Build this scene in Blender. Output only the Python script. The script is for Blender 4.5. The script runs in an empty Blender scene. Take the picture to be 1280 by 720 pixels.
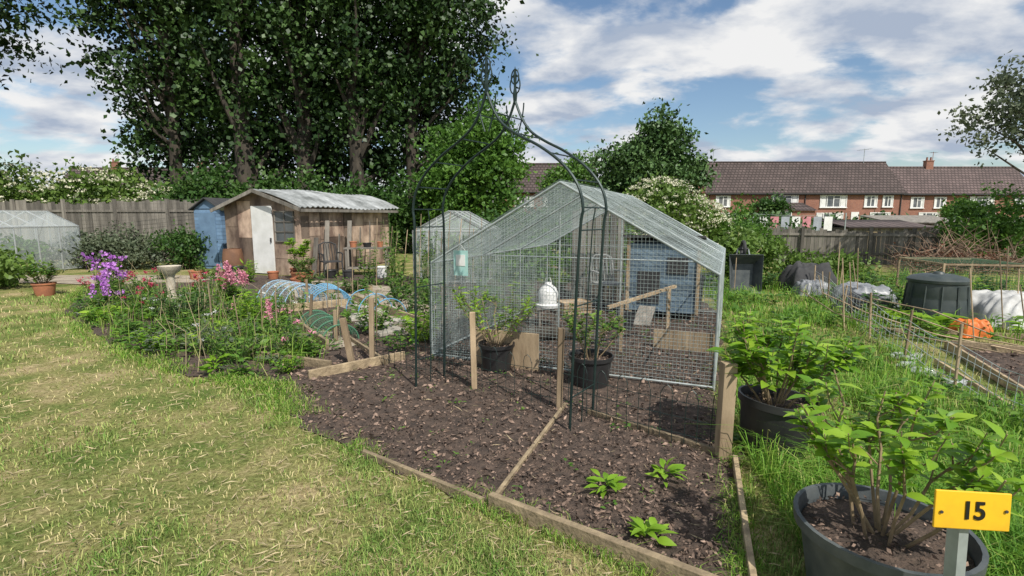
import bpy, math, random
import numpy as np
from mathutils import Vector, Matrix
R=random.Random(7); rng=np.random.default_rng(7)
scene=bpy.context.scene
scene.view_settings.view_transform='Standard'; scene.view_settings.look='None'; scene.view_settings.exposure=0
# ------------------------------------------------------------ materials
def nt(name):
    m=bpy.data.materials.new(name); m.use_nodes=True
    t=m.node_tree; b=t.nodes['Principled BSDF']; return m,t,b
def c4(c): return (c[0],c[1],c[2],1)
def mat(name,c1,c2=None,scale=4,rough=.8,bump=0,bscale=None,metal=0,tv=0,stretch=(1,1,1),contrast=(.35,.65),spec=None):
    m,t,b=nt(name); N=t.nodes; L=t.links
    b.inputs['Roughness'].default_value=rough; b.inputs['Metallic'].default_value=metal
    if spec is not None: b.inputs['Specular IOR Level'].default_value=spec
    c2=c2 or tuple(x*.75 for x in c1)
    tc=N.new('ShaderNodeTexCoord'); mp=N.new('ShaderNodeMapping'); mp.inputs['Scale'].default_value=stretch
    L.new(tc.outputs['Object'],mp.inputs['Vector'])
    n=N.new('ShaderNodeTexNoise'); n.inputs['Scale'].default_value=scale; n.inputs['Detail'].default_value=7; n.inputs['Roughness'].default_value=.6
    L.new(mp.outputs[0],n.inputs['Vector'])
    mr=N.new('ShaderNodeMapRange'); mr.inputs[1].default_value=contrast[0]; mr.inputs[2].default_value=contrast[1]
    L.new(n.outputs['Fac'],mr.inputs[0])
    mx=N.new('ShaderNodeMix'); mx.data_type='RGBA'; mx.inputs['A'].default_value=c4(c1); mx.inputs['B'].default_value=c4(c2)
    L.new(mr.outputs[0],mx.inputs['Factor']); out=mx.outputs['Result']
    if tv:
        a=N.new('ShaderNodeAttribute'); a.attribute_name='tone'
        ma=N.new('ShaderNodeMath'); ma.operation='MULTIPLY_ADD'; ma.inputs[1].default_value=2*tv; ma.inputs[2].default_value=1-tv
        L.new(a.outputs['Fac'],ma.inputs[0])
        vs=N.new('ShaderNodeVectorMath'); vs.operation='SCALE'; L.new(out,vs.inputs[0]); L.new(ma.outputs[0],vs.inputs['Scale']); out=vs.outputs[0]
    L.new(out,b.inputs['Base Color'])
    if bump:
        n2=N.new('ShaderNodeTexNoise'); n2.inputs['Scale'].default_value=bscale or scale*4; n2.inputs['Detail'].default_value=6
        L.new(mp.outputs[0],n2.inputs['Vector'])
        bp=N.new('ShaderNodeBump'); bp.inputs['Strength'].default_value=bump; bp.inputs['Distance'].default_value=.02
        L.new(n2.outputs['Fac'],bp.inputs['Height']); L.new(bp.outputs[0],b.inputs['Normal'])
    return m
def leafmat(name,cs,tr=.35,rough=.5):
    m,t,b=nt(name); N=t.nodes; L=t.links
    a=N.new('ShaderNodeAttribute'); a.attribute_name='tone'
    r=N.new('ShaderNodeValToRGB'); e=r.color_ramp.elements
    while len(e)<len(cs): e.new(.5)
    for i,c in enumerate(cs): e[i].position=i/(len(cs)-1); e[i].color=c4(c)
    L.new(a.outputs['Fac'],r.inputs[0]); L.new(r.outputs[0],b.inputs['Base Color']); b.inputs['Roughness'].default_value=rough
    b.inputs['Specular IOR Level'].default_value=.35
    if tr>0:
        tl=N.new('ShaderNodeBsdfTranslucent'); L.new(r.outputs[0],tl.inputs['Color'])
        ms=N.new('ShaderNodeMixShader'); ms.inputs[0].default_value=tr
        L.new(b.outputs[0],ms.inputs[1]); L.new(tl.outputs[0],ms.inputs[2]); L.new(ms.outputs[0],N['Material Output'].inputs['Surface'])
    return m
def glassmat(name,fac=.25,col=(.75,.82,.82)):
    m,t,b=nt(name); N=t.nodes; L=t.links
    b.inputs['Base Color'].default_value=c4(col); b.inputs['Roughness'].default_value=.08
    tr=N.new('ShaderNodeBsdfTransparent'); ms=N.new('ShaderNodeMixShader'); ms.inputs[0].default_value=fac
    L.new(tr.outputs[0],ms.inputs[1]); L.new(b.outputs[0],ms.inputs[2]); L.new(ms.outputs[0],N['Material Output'].inputs['Surface'])
    return m
def blockmat(name,c1,c2,mc,bw,rh,ms_,nf,horiz):
    m,t,b=nt(name); N=t.nodes; L=t.links
    tc=N.new('ShaderNodeTexCoord'); s=N.new('ShaderNodeSeparateXYZ'); L.new(tc.outputs['Object'],s.inputs[0])
    cb=N.new('ShaderNodeCombineXYZ'); L.new(s.outputs[2],cb.inputs[1])
    if horiz: L.new(s.outputs[0],cb.inputs[0])
    else:
        ad=N.new('ShaderNodeMath'); L.new(s.outputs[0],ad.inputs[0]); L.new(s.outputs[1],ad.inputs[1]); L.new(ad.outputs[0],cb.inputs[0])
    br=N.new('ShaderNodeTexBrick'); L.new(cb.outputs[0],br.inputs['Vector'])
    br.inputs['Color1'].default_value=c4(c1); br.inputs['Color2'].default_value=c4(c2); br.inputs['Mortar'].default_value=c4(mc)
    br.inputs['Scale'].default_value=1; br.inputs['Brick Width'].default_value=bw; br.inputs['Row Height'].default_value=rh; br.inputs['Mortar Size'].default_value=ms_
    n=N.new('ShaderNodeTexNoise'); n.inputs['Scale'].default_value=.45; n.inputs['Detail'].default_value=6; L.new(tc.outputs['Object'],n.inputs['Vector'])
    mx=N.new('ShaderNodeMix'); mx.data_type='RGBA'; mx.blend_type='MULTIPLY'; mx.inputs['Factor'].default_value=nf
    L.new(br.outputs['Color'],mx.inputs['A']); L.new(n.outputs['Fac'],mx.inputs['B']); L.new(mx.outputs['Result'],b.inputs['Base Color'])
    b.inputs['Roughness'].default_value=.88
    return m
WOOD=mat('weathered_timber',(.44,.335,.215),(.23,.165,.10),scale=6,rough=.85,bump=.4,tv=.35,stretch=(1,1,.25))
BOARD=mat('bed_board_timber',(.40,.31,.19),(.19,.145,.09),scale=9,rough=.85,bump=.5,tv=.3)
GREYWOOD=mat('grey_fence_timber',(.225,.205,.175),(.11,.10,.085),scale=3,rough=.9,bump=.4,tv=.4,stretch=(2,2,.3))
PLY=mat('patchwork_ply',(.42,.31,.23),(.15,.10,.075),scale=2.6,rough=.85,bump=.3,tv=.6,stretch=(1,1,.6),contrast=(.40,.62))
WHITEP=mat('white_paint',(.80,.80,.78),(.66,.66,.63),scale=3,rough=.5)
BLUEP=mat('blue_shed_paint',(.17,.28,.42),(.12,.20,.31),scale=3,rough=.7,tv=.15)
COOPB=mat('coop_blue_paint',(.17,.24,.30),(.10,.145,.19),scale=4,rough=.7,tv=.25)
DARK=mat('dark_bitumen',(.03,.03,.032),(.05,.05,.05),scale=8,rough=.8)
BLK=mat('black_plastic',(.018,.018,.02),(.035,.035,.035),scale=5,rough=.45,bump=.05)
PLAST=mat('dark_grey_plastic',(.045,.056,.062),(.10,.11,.11),scale=7,rough=.5,bump=.1)
BINP=mat('compost_bin_plastic',(.03,.042,.042),(.055,.068,.064),scale=6,rough=.5)
GALV=mat('galvanised_steel',(.46,.50,.49),(.30,.34,.33),scale=8,rough=.5,metal=.3)
WIRE=mat('galvanised_wire',(.46,.52,.50),(.32,.38,.37),scale=8,rough=.5,metal=.2)
ARCHM=mat('arch_green_steel',(.012,.028,.027),(.025,.045,.04),scale=8,rough=.45,metal=.3)
ALU=mat('aluminium_frame',(.62,.64,.64),(.5,.52,.52),scale=5,rough=.4,metal=.4)
ROOFS=mat('corrugated_sheet',(.46,.48,.48),(.15,.16,.155),scale=1.6,rough=.6,metal=.2,bump=.1)
SOIL=mat('mulched_soil',(.115,.080,.060),(.045,.033,.026),scale=11,rough=1,bump=1,bscale=60)
CHIP=mat('bark_chips',(.27,.19,.145),(.11,.075,.056),scale=20,rough=.95,tv=.75)
GRAV=mat('pale_path',(.42,.36,.28),(.23,.19,.14),scale=3,rough=1,bump=.6,bscale=40)
SLAB=mat('paving_stone',(.46,.43,.37),(.30,.28,.24),scale=4,rough=.9,bump=.3,tv=.15)
STONE=mat('cast_stone',(.56,.50,.40),(.38,.33,.26),scale=9,rough=.9,bump=.3)
TERRA=mat('terracotta',(.46,.18,.085),(.33,.13,.075),scale=6,rough=.85,bump=.1)
BARK=mat('tree_bark',(.085,.07,.052),(.032,.027,.021),scale=5,rough=.95,bump=.8,stretch=(1,1,.3))
TWIG=mat('woody_stem',(.33,.24,.14),(.18,.135,.075),scale=10,rough=.85)
GSTEM=mat('green_stem',(.12,.19,.05),(.10,.14,.04),scale=10,rough=.7)
DRY=mat('dry_stalk',(.46,.38,.23),(.32,.25,.14),scale=10,rough=.9,tv=.3)
DEAD=mat('dead_brush',(.27,.19,.135),(.15,.10,.07),scale=5,rough=.95,tv=.5)
YEL=mat('sign_yellow',(.80,.47,.02),(.68,.38,.02),scale=9,rough=.4,contrast=(.45,.75))
TXT=mat('sign_black',(.01,.01,.01),rough=.4)
TURQ=mat('turquoise_card',(.30,.55,.52),(.40,.60,.55),scale=12,rough=.6)
TARP=mat('white_sheet',(.56,.56,.54),(.34,.34,.32),scale=4,rough=.6,bump=.8,bscale=6)
GTARP=mat('grey_sheet',(.12,.13,.14),(.30,.31,.32),scale=3,rough=.4,bump=.8,bscale=6)
ORANGE=mat('orange_bag',(.70,.18,.03),(.55,.13,.02),scale=6,rough=.5)
NETM=mat('white_netting',(.62,.68,.68),(.5,.56,.58),rough=.7)
BNET=mat('blue_netting',(.30,.48,.62),(.24,.40,.55),rough=.7)
GNET=mat('green_netting',(.08,.22,.13),(.06,.17,.10),rough=.7)
BLUEH=mat('blue_hose_plastic',(.14,.38,.58),(.10,.30,.5),rough=.5)
GLASS=glassmat('pane_glass',.28)
BOTTLE=glassmat('clear_plastic',.30,(.8,.83,.84))
WGLASS=mat('window_glass',(.05,.06,.07),(.16,.17,.18),scale=.8,rough=.1)
BRICK=blockmat('red_brick',(.42,.165,.10),(.31,.11,.072),(.34,.27,.22),.225,.075,.008,.5,False)
TILE=blockmat('roof_tile_brown',(.17,.125,.115),(.11,.082,.075),(.05,.035,.03),.45,.34,.06,.7,True)
TILE2=blockmat('roof_tile_pink',(.23,.165,.155),(.155,.112,.105),(.07,.05,.045),.45,.34,.06,.7,True)
L_BIG=leafmat('leaf_poplar',[(.008,.024,.007),(.024,.057,.013),(.075,.14,.032)],.0,.5)
L_MID=leafmat('leaf_bright_tree',[(.045,.11,.018),(.09,.20,.03),(.16,.29,.045)],.3)
L_FAR=leafmat('leaf_far_tree',[(.03,.075,.025),(.06,.125,.035),(.10,.175,.05)],.0)
L_OLV=leafmat('leaf_grey_green',[(.06,.09,.05),(.11,.14,.08),(.17,.20,.12)],.2)
L_ELD=leafmat('leaf_elder',[(.07,.13,.022),(.12,.21,.038),(.19,.28,.06)],.3)
CREAM=leafmat('blossom_cream',[(.62,.60,.42),(.76,.74,.58)],.2)
L_HYD=leafmat('leaf_hydrangea',[(.12,.27,.02),(.22,.40,.03),(.36,.53,.055)],.4,.4)
L_WEED=leafmat('leaf_herb',[(.04,.11,.015),(.10,.22,.03),(.22,.34,.06)],.35)
L_DK=leafmat('leaf_dark_shrub',[(.022,.065,.014),(.05,.12,.022),(.10,.18,.04)],.25)
L_RED=leafmat('leaf_copper',[(.16,.07,.05),(.26,.12,.07)],.3)
GR_L=leafmat('lawn_blades',[(.58,.49,.26),(.44,.41,.16),(.26,.34,.08),(.13,.24,.04)],.0,.7)
GR_T=leafmat('long_grass_blades',[(.48,.46,.18),(.28,.43,.06),(.16,.35,.035),(.09,.23,.022)],.35,.6)
PINK=leafmat('petal_pink',[(.60,.20,.30),(.78,.38,.46)],.3)
PURP=leafmat('petal_purple',[(.44,.13,.56),(.64,.32,.74)],.3)
CRIM=leafmat('petal_crimson',[(.40,.03,.08),(.62,.08,.16)],.3)
WHT=leafmat('petal_white',[(.7,.7,.65),(.8,.8,.78)],.3)
def groundmat():
    m,t,b=nt('grass_ground'); N=t.nodes; L=t.links
    tc=N.new('ShaderNodeTexCoord')
    def noise(s,d=6,r=.6):
        n=N.new('ShaderNodeTexNoise'); n.inputs['Scale'].default_value=s; n.inputs['Detail'].default_value=d; n.inputs['Roughness'].default_value=r
        L.new(tc.outputs['Object'],n.inputs['Vector']); return n
    a=noise(1.3,9,.7); r=N.new('ShaderNodeValToRGB'); e=r.color_ramp.elements
    e[0].position=.40; e[0].color=(.13,.19,.045,1); e[1].position=.64; e[1].color=(.45,.365,.20,1)
    k=e.new(.52); k.color=(.27,.27,.10,1)
    L.new(a.outputs['Fac'],r.inputs[0])
    f=noise(35,8,.7); mx=N.new('ShaderNodeMix'); mx.data_type='RGBA'; mx.blend_type='MULTIPLY'; mx.inputs['Factor'].default_value=.9
    r2=N.new('ShaderNodeValToRGB'); r2.color_ramp.elements[0].position=.33; r2.color_ramp.elements[0].color=(.28,.25,.2,1); r2.color_ramp.elements[1].position=.6; r2.color_ramp.elements[1].color=(1.1,1.1,1.1,1)
    L.new(f.outputs['Fac'],r2.inputs[0]); L.new(r.outputs[0],mx.inputs['A']); L.new(r2.outputs[0],mx.inputs['B'])
    L.new(mx.outputs['Result'],b.inputs['Base Color']); b.inputs['Roughness'].default_value=1; b.inputs['Specular IOR Level'].default_value=.1
    bp=N.new('ShaderNodeBump'); bp.inputs['Strength'].default_value=.8; bp.inputs['Distance'].default_value=.03; L.new(f.outputs['Fac'],bp.inputs['Height']); L.new(bp.outputs[0],b.inputs['Normal'])
    return m
# ------------------------------------------------------------ builders
def link(o,parent=None):
    scene.collection.objects.link(o)
    if parent: o.parent=parent
    return o
def empty(name,loc=(0,0,0),rz=0):
    o=bpy.data.objects.new(name,None); o.empty_display_size=.2; o.location=loc; o.rotation_euler=(0,0,rz); return link(o)
class MB:
    def __init__(s): s.v=[]; s.f=[]; s.m=[]; s.t=[]
    def add(s,vs,fs,mi=0,tone=None):
        k=len(s.v); s.v+= [tuple(p) for p in vs]; tone=R.random() if tone is None else tone
        for f in fs: s.f.append([i+k for i in f]); s.m.append(mi); s.t.append(tone)
        return s
    def box(s,c,d,mi=0,rz=0,M=None,tone=None):
        hx,hy,hz=d[0]/2,d[1]/2,d[2]/2
        vs=[Vector((x*hx,y*hy,z*hz)) for x in(-1,1) for y in(-1,1) for z in(-1,1)]
        Q=M if M is not None else Matrix.Rotation(rz,3,'Z')
        vs=[Q@p+Vector(c) for p in vs]
        return s.add(vs,[(0,1,3,2),(4,6,7,5),(0,4,5,1),(2,3,7,6),(0,2,6,4),(1,5,7,3)],mi,tone)
    def beam(s,a,b,w,h,mi=0,tone=None):
        a=Vector(a);b=Vector(b);d=b-a;l=d.length;x=d.normalized()
        up=Vector((0,0,1)) if abs(x.z)<.95 else Vector((1,0,0))
        y=up.cross(x).normalized(); z=x.cross(y)
        M=Matrix((x,y,z)).transposed()
        return s.box((a+b)/2,(l,w,h),mi,M=M,tone=tone)
    def tube(s,pts,rad,n=6,mi=0,cap=True,tone=None):
        pts=[Vector(p) for p in pts]
        if not hasattr(rad,'__len__'): rad=[rad]*len(pts)
        vs=[];fs=[];pn=None
        for i,p in enumerate(pts):
            t=(pts[min(i+1,len(pts)-1)]-pts[max(i-1,0)])
            t=t.normalized() if t.length>1e-9 else Vector((0,0,1))
            if pn is None: pn=t.orthogonal().normalized()
            else:
                q=pn-t*pn.dot(t); pn=q.normalized() if q.length>1e-6 else t.orthogonal().normalized()
            bn=t.cross(pn)
            for k in range(n):
                a=2*math.pi*k/n; vs.append(p+(pn*math.cos(a)+bn*math.sin(a))*rad[i])
        for i in range(len(pts)-1):
            for k in range(n):
                fs.append((i*n+k,i*n+(k+1)%n,(i+1)*n+(k+1)%n,(i+1)*n+k))
        if cap: fs.append(tuple(range(n-1,-1,-1))); fs.append(tuple((len(pts)-1)*n+k for k in range(n)))
        return s.add(vs,fs,mi,tone)
    def lathe(s,prof,c=(0,0,0),n=28,mi=0,M=None,tone=None):
        vs=[];fs=[];Q=M or Matrix.Identity(3)
        for r,z in prof:
            for k in range(n):
                a=2*math.pi*k/n; vs.append(Q@Vector((r*math.cos(a),r*math.sin(a),z))+Vector(c))
        for i in range(len(prof)-1):
            for k in range(n): fs.append((i*n+k,i*n+(k+1)%n,(i+1)*n+(k+1)%n,(i+1)*n+k))
        return s.add(vs,fs,mi,tone)
    def obj(s,name,mats,parent=None,loc=(0,0,0),rz=0,smooth=False,bevel=0):
        me=bpy.data.meshes.new(name); me.from_pydata(s.v,[],s.f)
        for m in (mats if isinstance(mats,(list,tuple)) else [mats]): me.materials.append(m)
        me.polygons.foreach_set('material_index',s.m)
        a=me.attributes.new('tone','FLOAT','FACE'); a.data.foreach_set('value',s.t)
        if smooth: me.polygons.foreach_set('use_smooth',[True]*len(s.f))
        me.update(); o=bpy.data.objects.new(name,me); o.location=loc; o.rotation_euler=(0,0,rz)
        if smooth:
            md=o.modifiers.new('es','EDGE_SPLIT'); md.split_angle=math.radians(45)
        if bevel:
            md=o.modifiers.new('bv','BEVEL'); md.width=bevel; md.segments=2; md.limit_method='ANGLE'
        return link(o,parent)
def npobj(name,V,F,tone,m,parent=None,smooth=False):
    V=np.asarray(V,np.float32).reshape(-1,3); F=np.asarray(F,np.int32); k=F.shape[1]
    me=bpy.data.meshes.new(name); me.vertices.add(len(V)); me.vertices.foreach_set('co',V.ravel())
    me.loops.add(F.size); me.loops.foreach_set('vertex_index',F.ravel())
    me.polygons.add(len(F)); me.polygons.foreach_set('loop_start',np.arange(0,F.size,k,dtype=np.int32))
    try: me.polygons.foreach_set('loop_total',np.full(len(F),k,np.int32))
    except Exception: pass
    me.update(calc_edges=True)
    a=me.attributes.new('tone','FLOAT','FACE'); a.data.foreach_set('value',np.clip(tone,0,1).astype(np.float32))
    me.materials.append(m)
    if smooth: me.polygons.foreach_set('use_smooth',np.ones(len(F),bool))
    return link(bpy.data.objects.new(name,me),parent)
def unit(a): return a/np.maximum(np.linalg.norm(a,axis=1,keepdims=True),1e-9)
def cards(C,size,aspect=.6,D=None):
    n=len(C); D=unit(rng.normal(size=(n,3))) if D is None else D
    S=unit(np.cross(D,rng.normal(size=(n,3)))); U=np.cross(S,D)
    L=(size*(.6+.8*rng.random((n,1))))
    a=C; b=C+D*.45*L+S*aspect*.5*L+U*.08*L; c=C+D*L-U*.1*L; d=C+D*.45*L-S*aspect*.5*L+U*.08*L
    V=np.stack([a,b,c,d],1).reshape(-1,3); F=np.arange(n*4).reshape(n,4); return V,F
def big(C,D,L,Wd,droop=.3):
    """proper leaf shape: 5 rows x 3 columns, folded on the midrib"""
    n=len(C); D=unit(D); up=np.tile([0,0,1.],(n,1))+rng.normal(size=(n,3))*.25
    S=unit(np.cross(D,up)); U=np.cross(S,D); L=np.reshape(L,(n,1)); Wd=np.reshape(Wd,(n,1))
    ts=[0,.22,.5,.78,1]; ws=[.04,.75,1,.6,.02]; rows=[]
    for t,w in zip(ts,ws):
        mid=C+D*t*L-U*droop*t*t*L
        rows+= [mid-S*w*.5*Wd+U*.12*w*Wd, mid, mid+S*w*.5*Wd+U*.12*w*Wd]
    V=np.stack(rows,1).reshape(-1,3); f=[]
    for i in range(4):
        for j in range(2): f.append([i*3+j,i*3+j+1,i*3+j+4,i*3+j+3])
    F=(np.arange(n)[:,None,None]*15+np.array(f)[None]).reshape(-1,4)
    return V,F
def inpoly(x,y,P):
    r=np.zeros(len(x),bool); j=len(P)-1
    for i in range(len(P)):
        xi,yi=P[i]; xj,yj=P[j]
        c=((yi>y)!=(yj>y))&(x<(xj-xi)*(y-yi)/((yj-yi) or 1e-9)+xi); r^=c; j=i
    return r
def inp1(x,y,P): return bool(inpoly(np.array([x]),np.array([y]),P)[0])
def patch(x,y,s=1.):
    return (np.sin(x*1.7*s+y*.9*s+1+np.sin(y*1.3*s))+np.sin(x*.8*s-y*2.1*s+np.sin(x*2*s))+np.sin(x*3.7*s+y*2.9*s+2)*.6+np.sin(-x*5.1*s+y*4.3*s+np.sin(x*4*s))*.5+np.sin(x*9.1*s-y*7.3*s+np.sin(y*6))*.45+np.sin(x*17*s+y*15*s+np.sin(x*9))*.35)/3
def blades(name,x,y,h,w,tone,m,lean=.5):
    n=len(x); a=rng.random(n)*2*math.pi; la=rng.random(n)*2*math.pi; ln=lean*rng.random(n)*h
    wx=np.cos(a)*w/2; wy=np.sin(a)*w/2; lx=np.cos(la)*ln; ly=np.sin(la)*ln; z=np.zeros(n)
    p=[np.stack(q,1) for q in [(x-wx,y-wy,z),(x+wx,y+wy,z),(x+lx*.3-wx*.8,y+ly*.3-wy*.8,h*.6),(x+lx*.3+wx*.8,y+ly*.3+wy*.8,h*.6),(x+lx,y+ly,h*(1-.3*lean))]]
    V=np.stack(p,1).reshape(-1,3); F=(np.arange(n)[:,None,None]*5+np.array([[0,1,2],[1,3,2],[2,3,4]])[None]).reshape(-1,3)
    return npobj(name,V,F,np.repeat(tone,3),m)
def foliage(ells,ncl,cr,per,size,shell=.45,flat=.75,aspect=.6,spread=.5):
    """leaf clumps scattered in a set of ellipsoids"""
    vol=np.array([e[3]*e[4]*e[5] for e in ells]); idx=rng.choice(len(ells),ncl,p=vol/vol.sum())
    E=np.array(ells)[idx]; d=unit(rng.normal(size=(ncl,3))); r=rng.random((ncl,1))**shell
    r*= 1+.12*np.sin(d[:,:1]*5+E[:,:1]*3)+.12*np.sin(d[:,2:]*7+E[:,1:2])
    cc=E[:,:3]+d*r*E[:,3:]
    cs=cr*(.5+rng.random(ncl)); ct=rng.random(ncl)
    k=rng.poisson(per,ncl); ii=np.repeat(np.arange(ncl),k)
    P=cc[ii]+rng.normal(size=(len(ii),3))*cs[ii][:,None]*np.array([spread,spread,spread*flat])
    P[:,2]=np.abs(P[:,2])
    tone=.10+.5*ct[ii]+.4*rng.random(len(ii))
    V,F=cards(P,size,aspect); return V,F,tone,cc
def tree(name,x,y,H,tr,ells,ncl,cr,per,size,lm,limbs=24,lean=(0,0),zfork=.25,shell=.45,aspect=.6,spread=.5):
    e=empty(name,(x,y,0)); b=MB(); n=8
    pts=[(lean[0]*(i/n)**1.5+.12*math.sin(i*1.3+x),lean[1]*(i/n)+.12*math.cos(i*1.7+x),H*.93*i/n) for i in range(n+1)]
    b.tube(pts,[tr*(1.35 if i==0 else 1)*(1-.85*i/n) for i in range(n+1)],9)
    V,F,t,cc=foliage(ells,ncl,cr,per,size,shell,.75,aspect,spread)
    for k in range(limbs):
        c=Vector(cc[R.randrange(len(cc))]); s=max(zfork,min(.9,(c.z/H)*R.uniform(.5,.8)))
        q=s/.93*n; i=min(int(q),n-1); p=Vector(pts[i]).lerp(Vector(pts[i+1]),min(1,q-i))
        m=p.lerp(c,.5)+Vector((R.uniform(-.3,.3),R.uniform(-.3,.3),-.1*(c-p).length+R.uniform(0,.4)))
        r0=tr*(1-.85*s)*.45; b.tube([p,p.lerp(m,.5),m,m.lerp(c,.6),c],[r0,r0*.8,r0*.6,r0*.4,r0*.15],5)
    b.obj('trunk_and_limbs',BARK,e,smooth=True); npobj('foliage',V,F,t,lm,e); return e
def bush(name,x,y,ells,ncl,cr,per,size,lm,flower=None,nf=0,fs=.1,stems=10):
    e=empty(name,(x,y,0)); V,F,t,cc=foliage(ells,ncl,cr,per,size,.5); npobj('foliage',V,F,t,lm,e)
    b=MB()
    for k in range(stems):
        c=Vector(cc[R.randrange(len(cc))]); r=.012+.012*abs(c.z)
        b.tube([(c.x*.2,c.y*.2,0),(c.x*.5,c.y*.5,c.z*.6),c],[r,r*.6,r*.25],5)
    b.obj('stems',TWIG,e)
    if flower:
        E=np.array(ells)[rng.integers(0,len(ells),nf)]; d=unit(rng.normal(size=(nf,3))+[0,-.5,.5]); P=E[:,:3]+d*E[:,3:]*1.05
        ii=np.repeat(np.arange(nf),14); Q=P[ii]+rng.normal(size=(len(ii),3))*fs*[.6,.6,.2]
        V,F=cards(Q,fs*.5,.9); npobj('blossom',V,F,rng.random(len(F)),flower,e)
    return e
# ------------------------------------------------------------ ground sheets
def sheet(name,P,z,m,jit=0,k=8):
    me=bpy.data.meshes.new(name); pts=[]
    if not jit: k=1
    for i in range(len(P)):
        a=P[i]; b=P[(i+1)%len(P)]
        for j in range(k):
            t=j/k; pts.append((a[0]+(b[0]-a[0])*t+(R.uniform(-jit,jit) if jit else 0),a[1]+(b[1]-a[1])*t+(R.uniform(-jit,jit) if jit else 0),z))
    me.from_pydata(pts,[],[list(range(len(pts)))]); me.materials.append(m); return link(bpy.data.objects.new(name,me))
sheet('ground',[(-700,-500),(700,-500),(700,900),(-700,900)],0,groundmat())
PLOT=[(-1.6,3.75),(-.12,2.62),(.957,1.9),(1.45,3.14),(1.95,4.5),(3.45,8.2),(3.6,9.6),(1.5,12.2),(-2.5,13.2),(-3.3,14.5),(-5.2,13.5),(-8.0,14.0),(-9.6,11.4),(-7.4,8.3),(-5.1,6.3),(-3.2,4.95),(-2.2,4.6)]
sheet('soil',PLOT,.012,SOIL,jit=.06)
sheet('gravel_path',[(-14,12.4),(-9.8,11.9),(-7.6,12.3),(-7.8,13.7),(-14,13.8)],.018,GRAV,jit=.08)
sheet('gravel_path',[(-4.2,9.9),(-2.4,8.4),(-1.9,6.6),(-1.3,6.8),(-1.3,8.8),(-2.2,11.2),(-4.8,12.6),(-5.6,12.2)],.018,GRAV,jit=.06)
sheet('gravel_path',[(-3.4,7.0),(-2.2,5.9),(-1.9,6.2),(-3.1,7.5)],.022,GRAV,jit=.05)
RSOIL=[(5.35,6.05),(6.3,5.6),(6.5,3.2),(4.0,2.6),(4.4,4.2)]
sheet('soil',RSOIL,.012,SOIL,jit=.05)
sheet('weed_membrane',[(3.75,3.4),(4.5,3.9),(5.5,3.0),(4.6,2.3)],.022,DARK,jit=.04)
b=MB()
for i,(x,y) in enumerate([(-2.35,7.9),(-2.1,8.4),(-2.0,7.3),(-1.75,6.9),(-2.6,8.8),(-1.6,7.6)]): b.box((x,y,.04),(.42,.42,.05),0,.5+.1*i)
b.obj('paving_stones',SLAB,bevel=.006)
n=60000; r=1.7*(11/1.7)**rng.random(n); a=rng.uniform(-.9,.8,n); x=np.sin(a)*r; y=np.cos(a)*r
k=inpoly(x,y,PLOT)&((x>-2.3)|(rng.random(n)<.25))|(inpoly(x,y,RSOIL)); x=x[k]; y=y[k]
P=np.stack([x,y,.014+.025*rng.random(len(x))],1); D=unit(rng.normal(size=(len(x),3))*[1,1,.3])
V,F=cards(P,(.009+.008*np.hypot(x,y)[:,None]**.7)*(.4+1.2*rng.random((len(x),1))**2),.45,D); npobj('bark_mulch',V,F,rng.random(len(F))**1.3,CHIP)
n=170000; r=1.6*(15/1.6)**rng.random(n); a=rng.uniform(-1.1,1.1,n); x=np.sin(a)*r; y=np.cos(a)*r
k=~inpoly(x,y,PLOT)&~inpoly(x,y,RSOIL)&~((y>11.9)&(y<13.8)&(x<-7.5)); x=x[k];y=y[k]; r=np.hypot(x,y)
pt=patch(x,y,1.1); worn=np.exp(-((y-(4.3-.75*(x+3)))/.8)**2)*(x<-1)  # trodden strip beside the flower bed
pt=pt-.28*worn+.1
k=rng.random(len(x))<np.clip(.7+pt*.8,.18,1); x=x[k];y=y[k];r=r[k];pt=pt[k]
blades('lawn_grass',x,y,(.012+.032*rng.random(len(x)))*(1+.7*(pt>0.25))*(1+r*.05),.0022*(.8+r*.38),np.clip(.56+pt*.6+.2*(x>1)+rng.normal(size=len(x))*.27,0,1),GR_L,1.3)
n=9000; r=1.6*(9/1.6)**rng.random(n); a=rng.uniform(-1.1,.5,n); x=np.sin(a)*r; y=np.cos(a)*r; k=~inpoly(x,y,PLOT)|(rng.random(n)<.08); x=x[k];y=y[k]
D=unit(rng.normal(size=(len(x),3))*[1,1,.12]); V,F=cards(np.stack([x,y,np.full(len(x),.022)],1),.05+.006*np.hypot(x,y)[:,None],.07,D); npobj('straw_litter',V,F,rng.random(len(F)),DRY)
LONG=[(1.3,1.6),(1.55,3.2),(2.05,4.5),(3.6,8.5),(4.2,11.5),(7.5,12.5),(6.3,10.2),(3.9,3.9),(4.3,2.2),(3.2,1.3)]
n=120000; r=1.8*(13/1.8)**rng.random(n); a=rng.uniform(.15,1.15,n); x=np.sin(a)*r; y=np.cos(a)*r
k=inpoly(x,y,LONG)&(np.hypot(x-1.5,y-1.92)>.3)&(np.hypot(x-1.78,y-3.3)>.26); x=x[k];y=y[k];r=np.hypot(x,y);pt=patch(x,y,1.3)
k=rng.random(len(x))<np.clip(.7+pt*.8,.2,1); x=x[k];y=y[k];r=r[k];pt=pt[k]
h=(.06+.24*rng.random(len(x))**1.4)*(1+.8*np.clip(pt,-.5,1))*np.where(r>6,.8,1.15)
blades('long_grass',x,y,h,.0042*(.8+r*.2),np.clip(.52+.3*pt+rng.normal(size=len(x))*.27,0,1),GR_T,1.4)
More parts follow.
